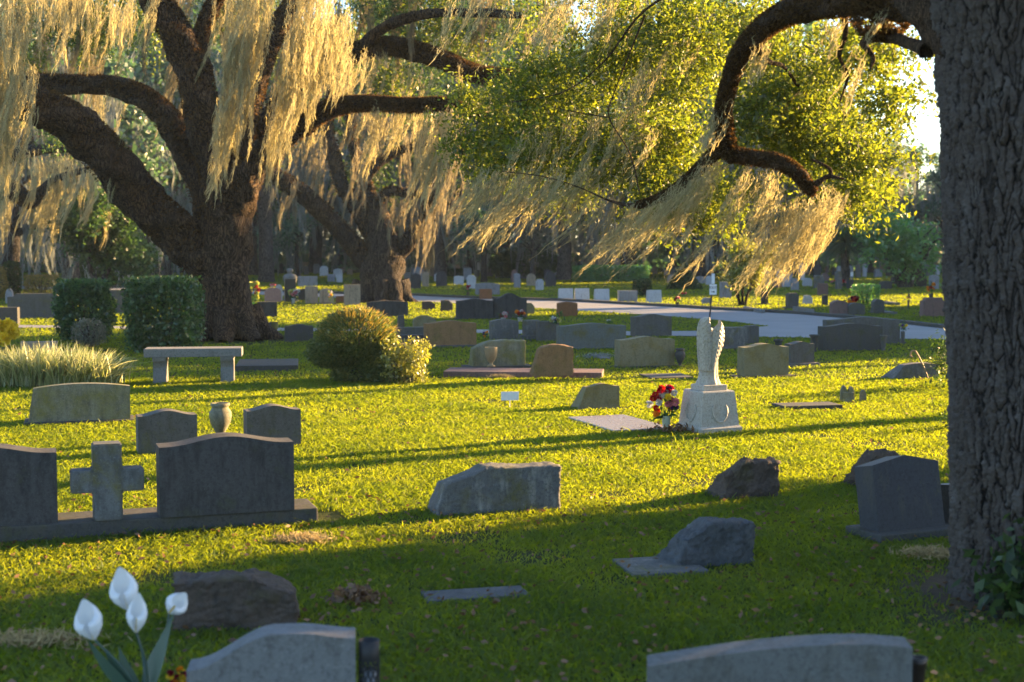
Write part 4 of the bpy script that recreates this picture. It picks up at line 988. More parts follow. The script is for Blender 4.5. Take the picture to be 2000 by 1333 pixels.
# round shrub with lower skirt, beside the bench
def round_shrub():
    c = G(690, 752); k = c.y/F; r = empty('round_shrub', c+Vector((0, .35, 0))); tag(r, 'big rounded fine leaved shrub with a sunlit rim right of the bench', 'shrub')
    def blob(px, py, wx, hz, n, seed, dy=0):
        g = np.random.default_rng(seed); d = unit(g.normal(size=(n, 3))); rad = 1-.30*g.random(n)**1.6+.05*g.normal(size=n)
        z = P(px, py, c.y).z; o = np.array([(px-690)*k, dy, z]); return d*rad[:, None]*np.array([wx*k, wx*k*.8, hz*k])+o
    pts = np.vstack([blob(690, 662, 78, 56, 11000, 1), blob(700, 735, 62, 26, 4500, 2), blob(640, 690, 48, 34, 4200, 3, -.1), blob(735, 700, 40, 48, 4200, 4, -.1), blob(752, 742, 34, 18, 1600, 5, -.15)])
    pts = pts[pts[:, 2] > .02]; dirs = RNG.normal(size=pts.shape)*.7+unit(pts-np.array([0, 0, .35]))*.9+np.array([0, 0, .3])
    link('foliage', leaves_mesh('foliage', pts, .048, M['leaf_shrub'], .35, dirs=dirs), r)
    # fine upright shoots over the top
    n = 900; a = RNG.uniform(0, 6.28, n); q = RNG.random(n)**.5; bx = np.cos(a)*q*74*k; by = np.sin(a)*q*60*k
    zc = P(690, 662, c.y).z+np.sqrt(np.maximum(0, 1-q**2))*54*k*1.0
    base = np.stack([bx, by, zc-.05], -1); d = unit(np.stack([bx*1.6, by*1.6, .35+0*bx], -1)+RNG.normal(size=(n, 3))*.15)
    ln = RNG.uniform(.06, .15, n)[:, None, None]; path = base[:, None]+d[:, None]*ln*np.linspace(0, 1, 4)[None, :, None]
    link('shoots', ribbons('shoots', path, np.tile([.008, .009, .007, .002], (n, 1)), unit(RNG.normal(size=(n, 3))*[1, .4, .2]), M['leaf_gold'], RNG.random(n)), r)
    cs = [[(x*.3, 0, -.03, .03), (x, y, .3, .022), (x*2.2, y*2, .62, .008)] for x, y in ((-.14, .05), (-.05, -.04), (.02, .03), (.1, -.03), (.17, .04), (.05, .1))]
    link('stem', tubes('stem', cs, M['bark_far'], 8, 4), r)
round_shrub()
def yellow_shrub():
    c = G(792, 752); k = c.y/F; r = empty('yellow_shrub', c+Vector((0, .12, 0))); tag(r, 'yellow leaved shrub growing against the right side of the round shrub', 'shrub')
    C = []; D = []
    tw = []
    for i in range(115):
        px = RNG.uniform(752, 834); py = RNG.uniform(662, 745); px = min(px, 838-(abs(py-695))*.25)
        p1 = np.array([(px-792)*k, RNG.uniform(-.15, .25), P(px, py, c.y).z]); p0 = np.array([(px-792)*k*.3, 0, .02])
        tw.append([tuple(p0)+(.008,), tuple((p0+p1)/2+RNG.normal(size=3)*.03)+(.005,), tuple(p1)+(.002,)])
        for j in range(26):
            t = RNG.uniform(.75, 1.05); C.append(p0+(p1-p0)*t+RNG.normal(size=3)*.035)
    C = np.array(C); link('foliage', leaves_mesh('foliage', C, .052, M['leaf_yellow'], .45, up=.5), r)
    link('stem', tubes('stem', tw[::3], M['bark_far'], 5, 3), r)
yellow_shrub()
def ornamental():
    c = G(96, 762); c.y += .45; r = empty('ornamental_grass', c); tag(r, 'large clump of pale variegated arching grass at the left', 'ornamental grass')
    n = 3600; cl = RNG.integers(0, 16, n); cx = np.linspace(-1.05, .55, 16)[cl]+RNG.normal(size=n)*.07; cy = RNG.uniform(-.3, .35, n)
    L = RNG.uniform(.28, .60, n)*(1-.25*np.abs(cx+.2)); an = RNG.uniform(0, 6.28, n); ben = RNG.uniform(.1, 1.05, n)
    ax = np.cos(an)*ben+(cx+.2)*.55; ay = np.sin(an)*ben; S = 7; t = np.linspace(0, 1, S)
    path = np.stack([cx[:, None]+ax[:, None]*L[:, None]*t**1.8, cy[:, None]+ay[:, None]*L[:, None]*t**1.8, L[:, None]*(1.05*t-np.minimum(.7, .38*np.hypot(ax, ay))[:, None]*t**2.6)], -1)
    path[..., 2] = np.maximum(path[..., 2], .01)
    w_ = np.array([.009, .013, .015, .014, .012, .008, .001])[None]*RNG.uniform(.7, 1.3, n)[:, None]
    side = np.stack([-np.sin(an)+.3*RNG.normal(size=n), np.cos(an)+.3*RNG.normal(size=n), .2*RNG.normal(size=n)], -1)
    link('blades', ribbons('blades', path, w_, unit(side), M['dryblade'], RNG.random(n)), r)
ornamental()

# ------------------------------------------------------------------ trees
def pc(px, py, Y, r): p = P(px, py, Y); return (p.x, p.y, p.z, r)
def limb_pts(path, n, seed=0, t0=0, t1=1):
    """random points on a limb polyline (x,y,z,r) with its radius"""
    g = np.random.default_rng(seed); c = catmull(path, 8); f = g.uniform(t0, t1, n)*(len(c)-1); i = np.minimum(f.astype(int), len(c)-2); u = (f-i)[:, None]
    return c[i]*(1-u)+c[i+1]*u
def fuzz(name, limbs, dens, parent, mat='fern', size=.05, up=.8):
    """little fern tufts on the upper sides of limbs"""
    Cs = []; Ds = []
    for k, l in enumerate(limbs):
        c = np.array(l); ln = np.linalg.norm(np.diff(c[:, :3], axis=0), axis=1).sum(); n = int(dens*ln)
        q = limb_pts(l, n, 50+k); a = RNG.normal(size=(n, 3)); a[:, 2] = np.abs(a[:, 2])*up+a[:, 2]*(1-up); a = unit(a)
        tg = unit(np.array(l[-1][:3])-np.array(l[0][:3])); a = unit(a-tg*(a@tg)[:, None]*.8)
        Cs.append(q[:, :3]+a*(q[:, 3:4]+size*.25)); Ds.append(a+RNG.normal(size=(n, 3))*.5)
    C = np.vstack(Cs); return link(name, leaves_mesh(name, C, size, M[mat], .3, dirs=np.vstack(Ds)), parent)

# --- the big oak
c1 = G(440, 662); Y1 = c1.y
oak = empty('live_oak', (0, 0, 0)); tag(oak, 'massive live oak with low spreading limbs draped in golden moss', 'tree')
k1 = Y1/F
trunk1 = [pc(437, 676, Y1, 0.748), pc(438, 655, Y1, 0.592), pc(438, 620, Y1, 0.500), pc(438, 540, Y1, 0.461), pc(440, 470, Y1, 0.479), pc(445, 400, Y1, 0.435), pc(455, 350, Y1, 0.348)]
limbL = [pc(430, 580, Y1, 0.331), pc(395, 510, Y1, 0.383), pc(345, 455, Y1-.2, 0.383), pc(285, 400, Y1-.5, 0.374), pc(215, 315, Y1-1, 0.374), pc(150, 250, Y1-1.4, 0.348), pc(70, 205, Y1-2, 0.313), pc(-30, 190, Y1-2.5, 0.261), pc(-160, 120, Y1-3, 0.191)]
limbM = [pc(425, 470, Y1+.1, 0.296), pc(400, 370, Y1+.2, 0.296), pc(350, 265, Y1+.3, 0.261), pc(285, 195, Y1+.5, 0.209), pc(210, 168, Y1+.8, 0.183), pc(120, 165, Y1+1, 0.174), pc(20, 150, Y1+1.2, 0.148), pc(-120, 90, Y1+1.4, 0.104)]
limbN = [pc(440, 420, Y1-.1, 0.365), pc(425, 330, Y1-.2, 0.331), pc(398, 240, Y1-.4, 0.304), pc(378, 140, Y1-.6, 0.296), pc(335, 50, Y1-.8, 0.270), pc(290, -30, Y1-1, 0.235), pc(250, -160, Y1-1.3, 0.174)]
limbR = [pc(455, 420, Y1-.1, 0.313), pc(485, 340, Y1-.3, 0.296), pc(530, 290, Y1-.5, 0.252), pc(590, 245, Y1-.8, 0.191), pc(650, 212, Y1-1, 0.148), pc(720, 203, Y1-1.2, 0.122), pc(800, 207, Y1-1.3, 0.113), pc(880, 206, Y1-1.4, 0.096), pc(960, 235, Y1-1.5, 0.052)]
limbS = [pc(465, 370, Y1+.2, 0.278), pc(520, 250, Y1+.5, 0.235), pc(590, 165, Y1+.8, 0.200), pc(670, 112, Y1+1.1, 0.183), pc(760, 92, Y1+1.4, 0.174), pc(850, 112, Y1+1.7, 0.174), pc(930, 145, Y1+2, 0.165), pc(1000, 152, Y1+2.2, 0.131), pc(1080, 175, Y1+2.4, 0.070)]
limbT = [pc(450, 360, Y1, 0.261), pc(480, 230, Y1-.2, 0.217), pc(520, 100, Y1-.4, 0.183), pc(580, 0, Y1-.8, 0.148), pc(660, -80, Y1-1, 0.104)]
limbU = [pc(378, 140, Y1-.6, 0.174), pc(400, 50, Y1-.6, 0.139), pc(450, -40, Y1-.8, 0.113), pc(560, -110, Y1-1, 0.087)]
limbV = [pc(700, 105, Y1+1.2, 0.104), pc(740, 60, Y1+.9, 0.104), pc(820, 30, Y1+.4, 0.087), pc(920, 25, Y1, 0.078), pc(1020, 30, Y1-.4, 0.061)]
limbs1 = [limbL, limbM, limbN, limbR, limbS, limbT, limbU, limbV]
roots = []
for k, a in enumerate((-2.6, -2.0, -1.4, -.8, -.2, .6, 3.0)):
    x, y = c1.x+math.cos(a)*.45, c1.y+math.sin(a)*.45
    roots.append([(x, y, .5, .26), (c1.x+math.cos(a)*.68, c1.y+math.sin(a)*.68, .16, .20), (c1.x+math.cos(a)*1.05, c1.y+math.sin(a)*1.05, -.05, .12)])
link('trunk', tubes('trunk', [trunk1]+roots, M['bark_oak'], 30, 10, .05), oak)
for l in limbs1: link('limb', tubes('limb', [l], M['bark_oak'], 26, 12, .10), oak)
fuzz('resurrection_fern', [limbL, limbM, limbN, limbR, limbS, limbT, limbU], 1500, oak, size=.07)
fuzz('resurrection_fern', [limbR[3:], limbS[3:]], 2600, oak, size=.07, up=.3)

def drape(spec, Yj=.5, seed=0):
    """spec rows: px, py (anchor), py end, count, px jitter, Y -> anchors and lengths"""
    A = []; L = []
    for px, py, pe, n, jx, Y in spec:
        for _ in range(n):
            x = px+RNG.uniform(-jx, jx); y = py+RNG.uniform(-14, 14); yy = Y+RNG.uniform(-Yj, Yj); p = P(x, y, yy)
            A.append(tuple(p)); L.append(max(.15, (pe-py)*yy/F*RNG.uniform(.55, 1.05)))
    return np.array(A), np.array(L)
# sunlit curtains of the big oak
sp1 = [(40, -70, 130, 30, 70, 20.5), (5, 40, 330, 26, 36, 20.5), (20, 120, 410, 26, 36, 20.8), (130, -60, 60, 24, 40, 21), (200, -40, 120, 12, 60, 22), (245, 0, 80, 14, 20, 22),
       (492, -60, 200, 34, 34, 22.0), (478, 60, 320, 38, 28, 22.2), (448, 180, 378, 22, 17, 22.3),
       (622, -60, 150, 34, 38, 22.0), (594, 40, 270, 34, 30, 22.3), (556, 160, 345, 20, 20, 22.4), (660, 20, 180, 24, 24, 22.6)]
A, L = drape(sp1, .45); link('hanging_moss', moss_mesh('hanging_moss', A, L, (-.14, -.02), M['moss'], .06, 66, .0085, .22, .45), oak)
sp2 = [(700, 100, 210, 18, 30, Y1-.2), (740, 205, 380, 7, 8, Y1-1.3), (720, 210, 280, 7, 30, Y1-1.3), (800, 210, 290, 18, 36, Y1-1.3), (862, 215, 400, 30, 30, Y1-1.4), (880, 212, 350, 18, 20, Y1-1.5),
       (760, 100, 190, 8, 50, Y1+1.3), (850, 130, 230, 9, 60, Y1+1.5), (430, -30, 160, 4, 16, Y1-.8), (220, 160, 330, 3, 30, Y1+.7), (235, 250, 400, 3, 6, Y1-1.2), (190, 170, 240, 5, 30, Y1+.8), (310, -20, 130, 5, 20, Y1-1.5), (150, -30, 110, 8, 60, Y1-2), (300, 20, 160, 4, 60, Y1+2), (620, 240, 290, 4, 30, Y1-.9), (980, 160, 260, 7, 40, Y1+2.1)]
A, L = drape(sp2, .3); link('hanging_moss', moss_mesh('hanging_moss', A, L, (-.24, -.03), M['moss'], .06, 62, .008, .2, .6), oak)
# crown of the big oak above and behind: dim moss and leaves
sp3 = [(x, y0, y0+ln, 4, 70, Y1+dy) for x, y0, ln, dy in [(60, -60, 250, 2), (180, -40, 210, 2.5), (300, -60, 240, 2), (420, -80, 210, 3), (560, -60, 260, 2.6), (700, -60, 200, 2.5), (820, -60, 180, 2), (930, -40, 150, 2.4), (200, 20, 200, 3.5), (330, 30, 230, 3.5), (120, 60, 130, 3), (640, 60, 160, 3.2), (780, -20, 130, 3.6), (1040, -60, 150, 2.8)]]
A, L = drape(sp3, .9); link('hanging_moss', moss_mesh('hanging_moss', A, L, (-.1, 0), M['moss_mid'], .16, 90, .012, .42, .5), oak) if 0 else None
M['moss_mid'] = leaf_mat('shaded_moss', (.16, .15, .11), (.32, .29, .20), .5, (1.2, 1.1, .9), gloss=0)  # darker copy of the moss, its shade put into the colour
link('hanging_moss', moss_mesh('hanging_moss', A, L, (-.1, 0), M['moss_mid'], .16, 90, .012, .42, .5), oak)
def sprays(blobs, per, lpt, size, tl=.28, seed=0, jit=.05):
    """blobs: (center xyz, radii xyz, count) -> leaf centres and twigs"""
    g = np.random.default_rng(seed); C = []; D = []; T = []
    bb = []
    for c, rad, n in blobs:                          # break every mass into smaller clumps with gaps between
        kk = max(1, int(n/14))
        for _ in range(kk):
            dd = unit(g.normal(size=3))*g.random()**.5; bb.append((np.array(c)+dd*np.array(rad), np.array(rad)*g.uniform(.16, .36)+.02, max(3, int(n/kk*g.uniform(.5, 1.3)))))
    for c, rad, n in bb:
        d = unit(g.normal(size=(n, 3))); q = g.random(n)**.45; o = np.array(c)+d*np.array(rad)*q[:, None]
        dr = unit(d*.8+g.normal(size=(n, 3))*.7+np.array([0, 0, -.1]))
        t = g.random((n, lpt)); ln = tl*g.uniform(.5, 1.3, n)
        p = o[:, None]+dr[:, None]*(t*ln[:, None])[..., None]+g.normal(size=(n, lpt, 3))*jit
        C.append(p.reshape(-1, 3)); D.append((np.repeat(dr, lpt, 0)+g.normal(size=(n*lpt, 3))*.8))
        for i in range(0, n, 3): T.append((o[i], o[i]+dr[i]*ln[i]))
    return np.vstack(C), np.vstack(D), T
def twig_mesh(name, T, mat, w=.006):
    p = np.array([[a, (a+b)/2+RNG.normal(size=3)*.01, b] for a, b in T]); n = len(p)
    side = unit(RNG.normal(size=(n, 3))); return ribbons(name, p, np.tile([w, w*.7, w*.3], (n, 1)), side, mat, RNG.random(n))
M['twig'] = plain('twig_bark', (.06, .045, .035), .9, .1)
def blob(px, py, Y, rx, ry, rz, n): p = P(px, py, Y); k = Y/F; return ((p.x, p.y, p.z), (rx*k, rz, ry*k), n)
bl = [blob(90, 60, Y1+2.5, 110, 90, 1.2, 80), blob(260, 40, Y1+3, 120, 90, 1.2, 90), blob(200, -60, Y1+1, 300, 70, 3, 160), blob(560, -80, Y1+1, 300, 70, 3, 160), blob(850, 20, Y1+2.5, 150, 80, 1.4, 150), blob(720, 30, Y1+2.8, 90, 60, 1.2, 60), blob(950, 60, Y1+2.8, 110, 70, 1.2, 110), blob(500, 30, Y1+3.5, 120, 120, 1, 80), blob(110, 250, Y1+4, 60, 40, 1, 20), blob(770, 150, Y1+2.4, 90, 40, .8, 40)]
C, D, T = sprays(bl, 0, 26, .1, .5, 3, .10); link('crown', leaves_mesh('crown', C, .085, M['leaf_oak'], .45, dirs=D), oak)
C, D, T = sprays([(c_, r_, int(n_*.9)) for c_, r_, n_ in bl], 0, 26, .1, .5, 13, .10); link('crown', leaves_mesh('crown', C, .08, M['leaf_hedge2'], .45, dirs=D), oak)

# --- second oak
c2 = G(745, 590); Y2 = c2.y
oak2 = empty('live_oak', (0, 0, 0)); tag(oak2, 'second live oak with dark forking trunk and grey moss behind the big oak', 'tree')
l2 = [[pc(745, 600, Y2, 0.82), pc(745, 580, Y2, 0.722), pc(746, 550, Y2, 0.634), pc(746, 505, Y2, 0.634), pc(745, 455, Y2, 0.440), pc(735, 410, Y2, 0.299)],
      [pc(725, 520, Y2, 0.317), pc(690, 480, Y2-.2, 0.299), pc(640, 425, Y2-.4, 0.282), pc(580, 372, Y2-.7, 0.264), pc(520, 340, Y2-1, 0.238), pc(450, 330, Y2-1.5, 0.176)],
      [pc(735, 470, Y2, 0.282), pc(705, 420, Y2, 0.246), pc(672, 370, Y2+.1, 0.211), pc(650, 300, Y2+.2, 0.194), pc(640, 230, Y2+.2, 0.158), pc(660, 100, Y2, 0.132)],
      [pc(745, 450, Y2, 0.229), pc(742, 405, Y2, 0.194), pc(760, 375, Y2, 0.158), pc(800, 378, Y2, 0.132), pc(835, 385, Y2, 0.088)],
      [pc(765, 500, Y2, 0.317), pc(800, 470, Y2-.1, 0.264), pc(828, 425, Y2-.2, 0.211), pc(850, 370, Y2-.3, 0.176), pc(890, 300, Y2-.4, 0.141), pc(900, 200, Y2, 0.106)],
      [pc(735, 420, Y2, 0.211), pc(712, 350, Y2+.3, 0.176), pc(690, 280, Y2+.5, 0.150), pc(680, 180, Y2+.6, 0.114)],
      [pc(690, 400, Y2, 0.176), pc(720, 340, Y2, 0.150), pc(770, 300, Y2, 0.123), pc(830, 280, Y2, 0.088)]]
r2 = []
for a in (-2.7, -2.1, -1.5, -.9, -.3, .5): r2.append([(c2.x+math.cos(a)*.6, c2.y+math.sin(a)*.6, .6, .3), (c2.x+math.cos(a)*.8, c2.y+math.sin(a)*.8, .12, .2), (c2.x+math.cos(a)*1.1, c2.y+math.sin(a)*1.1, -.08, .12)])
link('trunk', tubes('trunk', [l2[0]]+r2, M['bark_dark'], 26, 8, .06), oak2) if 0 else None
M['bark_dark'] = bark_mat('dark_oak_bark', (.045, .038, .034), (.095, .08, .068), (.13, .09, .05), .8, .9, .08)
link('trunk', tubes('trunk', [l2[0]]+r2, M['bark_dark'], 26, 8, .06), oak2)
for l in l2[1:]: link('limb', tubes('limb', [l], M['bark_dark'], 14, 8, .07), oak2)
fuzz('resurrection_fern', l2[1:], 260, oak2, size=.11)
spb = [(x, y0, y0+ln*.8, 5, 34, Y2+dy) for x, y0, ln, dy in [(560, 330, 110, -1), (620, 250, 150, 0), (680, 180, 160, 1), (740, 200, 170, 1), (800, 260, 150, 0), (850, 300, 170, -.5), (880, 220, 150, 0), (700, 280, 150, -1), (760, 380, 90, -.5), (810, 385, 90, -.3), (840, 400, 120, -.3), (640, 300, 110, 1), (590, 200, 140, 2), (530, 240, 120, 1), (900, 340, 110, 0), (720, 100, 140, 2), (820, 120, 150, 2), (620, 120, 130, 2)]]
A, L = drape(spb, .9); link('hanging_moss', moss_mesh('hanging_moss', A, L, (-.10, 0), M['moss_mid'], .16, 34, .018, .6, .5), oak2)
C, D, T = sprays([blob(680, 220, Y2+1.5, 170, 90, 2, 120), blob(820, 250, Y2+1.5, 110, 100, 2, 120), blob(600, 130, Y2+2, 160, 90, 2, 100), blob(780, 90, Y2+1, 180, 90, 3, 140), blob(740, 360, Y2+2.2, 120, 50, 1, 50), blob(540, 280, Y2+1.5, 60, 60, 1, 40)], 0, 24, .1, .7, 5, .16)
link('crown', leaves_mesh('crown', C, .13, M['leaf_hedge'], .5, dirs=D), oak2)

# --- the near trunk on the right, its arching limb, leaves and moss
near = empty('near_oak', (0, 0, 0)); tag(near, 'near oak with thick rugged trunk at the right edge and an arching mossy limb', 'tree')
def front_trunk():
    cx, cy = TRUNK3.x, TRUNK3.y; nz, na = 1000, 620; H = 4.6
    z = np.linspace(-.06, H, nz)[:, None]; a = (np.linspace(0, 2*np.pi, na, endpoint=False))[None]
    rad = np.interp(z[:, 0], [-.06, .05, .2, .5, 1.2, 2.0, 2.6, 3.0, 4.6], [.385, .36, .348, .342, .35, .37, .40, .44, .40])[:, None]*np.ones((1, na))
    rad = rad*(1+.03*np.sin(3*a+.6*z)+.02*np.sin(5*a+1.3*z+1)+.07*np.exp(-np.maximum(z, 0)/.14)*np.maximum(0, np.sin(4*a+1)))
    # rugged bark: cells stretched upwards, cracks between them
    def cells(u, v, seed):
        g = np.random.default_rng(seed); T = 64; jx, jy, hv = g.random((T, T)), g.random((T, T)), g.random((T, T))
        iu, iv = np.floor(u).astype(int), np.floor(v).astype(int); d1 = np.full(u.shape, 9.); d2 = d1.copy(); hh = np.zeros(u.shape)
        for a_ in (-1, 0, 1):
            for b_ in (-1, 0, 1):
                x, y = iu+a_, iv+b_; w_ = x % 54; y_ = y % T
                dd = np.maximum(np.abs(u-(x+jx[w_, y_])), np.abs(v-(y+jy[w_, y_]))*.85)+.15*np.hypot(u-(x+jx[w_, y_]), v-(y+jy[w_, y_])); m = dd < d1
                d2 = np.where(m, d1, np.minimum(d2, dd)); hh = np.where(m, hv[w_, y_], hh); d1 = np.where(m, dd, d1)
        return d2-d1, hh
    def vn(p, q_, sd=[0]):
        sd[0] += 1; gr = np.random.default_rng(sd[0]+70).random((p, q_)); gr[:, -1] = gr[:, 0]
        r1 = np.array([np.interp(np.linspace(0, q_-1, na), np.arange(q_), row) for row in gr]); return np.array([np.interp(np.linspace(0, p-1, nz), np.arange(p), r1[:, c_]) for c_ in range(na)]).T
    wx = .22*np.sin(z*5+np.sin(a*3)*2)+.18*np.sin(z*13+a*4)
    u = a/(2*np.pi)*54*np.ones_like(z)+wx*.55+.5*(vn(120, 40)-.5)+.35*(vn(300, 150)-.5); v = z*6.0+.5*(vn(90, 120)-.5)+.35*np.sin(a*14)+.3*np.sin(a*31+z*3)
    e, h = cells(u, v, 1); e2, h2 = cells(u*2.0, v*3.6+5, 2)
    disp = np.clip(e/.34, 0, 1)*.024*(.35+.9*h)+np.clip(e2/.22, 0, 1)*.009*(.2+h2)
    tn = np.random.default_rng(4).normal(size=(nz//4+2, na//3+2)); tn = np.kron(tn, np.ones((4, 3)))[:nz, :na]; disp += .0018*tn+.012*(vn(220, 130)-.5)+.007*(vn(480, 300)-.5)
    disp += .0025*RNG.normal(size=disp.shape)
    r_ = rad+disp-.012
    V = np.stack([cx+r_*np.cos(a)*1.0+.00*z, cy+r_*np.sin(a), z*np.ones_like(a)], -1).reshape(-1, 3)
    lean = np.interp(V[:, 2], [0, .6, 1.5, 3, 4.6], [.03, .0, -.045, -.075, .02]); V[:, 0] += lean
    i = np.arange(nz-1)[:, None]*na; j = np.arange(na)[None]; Fc = np.stack([i+j, i+(j+1) % na, i+na+(j+1) % na, i+na+j], -1).reshape(-1, 4)
    link('trunk', quads_mesh('trunk', V, 4, M['bark_near'], smooth=True, faces=Fc, rnd=(np.clip(e/.3, 0, 1)*(.4+.6*h)).reshape(-1)), near)
def bark_near_mat():
    q = N('near_bark'); at = q.n('Attribute', attribute_name='rnd').outputs['Fac']; v = q.coord('Object'); n1 = q.noise(v, 60, 6, .75); n2 = q.noise(v, 7, 4, .6)
    c = q.mix(n1, (.034, .027, .024), (.118, .100, .090)); c = q.mix(q.ramp(n2, [(.5, 0), (.75, .6)]), c, (.14, .13, .125))
    c = q.mix(q.ramp(at, [(0, 0), (.45, 1)]), (.006, .005, .005), c); return q.principled(c, .95, n1, .6, .006, .12)
M['bark_near'] = bark_near_mat()
front_trunk()
EXCL.append(rect(TRUNK3.x, TRUNK3.y, .7, .7, 0))
Yn = TRUNK3.y
nl = [[pc(1900, 130, Yn, .11), pc(1845, 60, Yn+.1, .10), pc(1790, 15, Yn+.3, .085), pc(1720, 2, Yn+.6, .076), pc(1640, 8, Yn+.9, .072), pc(1560, 18, Yn+1.2, .072), pc(1495, 52, Yn+1.5, .064), pc(1447, 105, Yn+1.8, .055), pc(1424, 165, Yn+2.0, .048), pc(1412, 225, Yn+2.2, .047), pc(1420, 285, Yn+2.3, .046), pc(1432, 305, Yn+2.3, .04)],
      [pc(1424, 300, Yn+2.3, .05), pc(1460, 308, Yn+2.3, .048), pc(1510, 314, Yn+2.2, .046), pc(1550, 332, Yn+2.1, .042), pc(1575, 360, Yn+2.1, .038), pc(1592, 378, Yn+2.1, .022)],
      [pc(1585, 368, Yn+2.1, .022), pc(1605, 352, Yn+2.1, .016), pc(1620, 345, Yn+2.1, .013), pc(1648, 350, Yn+2.1, .007)],
      [pc(1622, 346, Yn+2.1, .011), pc(1620, 330, Yn+2.1, .010), pc(1600, 318, Yn+2.1, .009), pc(1585, 312, Yn+2.1, .005)],
      [pc(1422, 285, Yn+2.3, .045), pc(1390, 305, Yn+2.5, .036), pc(1350, 345, Yn+2.7, .032), pc(1300, 382, Yn+2.9, .028), pc(1245, 402, Yn+3.1, .018), pc(1190, 392, Yn+3.3, .008), pc(1130, 366, Yn+3.5, .005), pc(1060, 345, Yn+3.7, .004), pc(980, 335, Yn+4, .003)],
      [pc(1810, 100, Yn+.15, .04), pc(1770, 82, Yn+.4, .028), pc(1730, 74, Yn+.6, .026), pc(1690, 80, Yn+.8, .02), pc(1690, 92, Yn+.8, .018), pc(1705, 112, Yn+.8, .012), pc(1700, 135, Yn+.8, .006)],
      [pc(1645, 10, Yn+.9, .03), pc(1652, 60, Yn+1.1, .014), pc(1640, 110, Yn+1.3, .012), pc(1655, 150, Yn+1.4, .009), pc(1640, 200, Yn+1.5, .006)],
      [pc(1470, 80, Yn+1.6, .03), pc(1500, 120, Yn+2, .016), pc(1530, 130, Yn+2.3, .012), pc(1560, 170, Yn+2.6, .01), pc(1600, 220, Yn+3, .006)],
      [pc(1560, 18, Yn+1.2, 0.0190), pc(1480, -30, Yn+1.8, 0.0152), pc(1380, -40, Yn+2.4, 0.0114), pc(1260, 20, Yn+3, 0.0084), pc(1180, 120, Yn+3.4, 0.0053), pc(1100, 180, Yn+3.8, 0.0038), pc(1000, 200, Yn+4.2, 0.0038)],
      [pc(1260, 30, Yn+3, 0.0061), pc(1200, 180, Yn+3.3, 0.0049), pc(1190, 230, Yn+3.4, 0.0046), pc(1230, 300, Yn+3.3, 0.0053), pc(1250, 380, Yn+3.2, 0.0038)],
      [pc(1190, 230, Yn+3.4, 0.0046), pc(1140, 222, Yn+3.5, 0.0038), pc(1080, 210, Yn+3.6, 0.0023)],
      [pc(1640, 8, Yn+.9, .07), pc(1600, -80, Yn+1.2, .08), pc(1500, -200, Yn+1.8, .06), pc(1350, -260, Yn+2.4, .05)]]
for l in nl: link('limb', tubes('limb', [l], M['bark_limb'], 16, 10, .12), near)
fz = [nl[0][2:], nl[1], nl[4][:5]]
fuzz('resurrection_fern', fz, 6500, near, size=.024, up=.15); fuzz('resurrection_fern', [nl[0][9:]], 6000, near, size=.035, up=0)
fuzz('resurrection_fern', [[pc(1750, 18, Yn+.5, .1), pc(1720, 30, Yn+.6, .12), pc(1690, 25, Yn+.7, .08)]], 9000, near, size=.04, up=0)
# leaves
bn = [blob(1610, 160, 9.6, 130, 90, .6, 330), blob(1530, 220, 10, 110, 70, .7, 330), blob(1640, 300, 10.2, 120, 70, .6, 270), blob(1500, 90, 9.8, 90, 70, .6, 150), blob(1690, 110, 8.6, 80, 60, .5, 140), blob(1740, 190, 9, 60, 60, .4, 100), blob(1550, 270, 10.2, 90, 50, .6, 150), blob(1700, 370, 9.8, 70, 50, .5, 130), blob(1590, 420, 9.8, 70, 40, .5, 60),
      blob(1300, 90, 11, 130, 70, .8, 300), blob(1180, 120, 11.5, 120, 80, .8, 330), blob(1060, 180, 12, 110, 70, .8, 380), blob(1130, 270, 11.5, 150, 60, .8, 430), blob(980, 270, 12.2, 100, 60, .7, 330), blob(1290, 230, 11, 110, 80, .7, 320), blob(1330, 330, 10.8, 100, 60, .6, 230), blob(1400, 400, 10.4, 80, 50, .5, 130), blob(1230, 330, 11, 100, 50, .6, 170), blob(1010, 340, 12, 110, 50, .6, 160), blob(1330, 430, 10.6, 70, 30, .4, 60), blob(1250, 430, 11, 60, 25, .4, 35), blob(1110, 370, 11.6, 100, 30, .5, 70),
      blob(1380, 180, 11, 60, 110, .6, 90), blob(1400, 20, 10.5, 100, 60, .8, 110), blob(1150, 20, 12, 140, 50, .8, 130), blob(930, 180, 12.4, 50, 40, .5, 50), blob(1480, 390, 10, 60, 30, .4, 30), blob(1800, 90, 9.4, 20, 60, .3, 20)]
bn = [(c_, r_, int(n_*.95)) for c_, r_, n_ in bn]
C, D, T = sprays(bn, 0, 22, .1, .22, 9, .032)
print('near leaves', len(C))
link('crown', leaves_mesh('crown', C, .043, M['leaf_oak'], .42, dirs=D), near); link('twigs', twig_mesh('twigs', T, M['twig']), near)
up = [blob(1400, -260, 10, 400, 150, 2, 150), blob(1750, -350, 7, 300, 200, 2, 120), blob(1050, -200, 12, 200, 100, 1, 90)]
C, D, T = sprays(up, 0, 20, .1, .35, 10, .07); link('crown', leaves_mesh('crown', C, .10, M['leaf_oak'], .45, dirs=D), near)
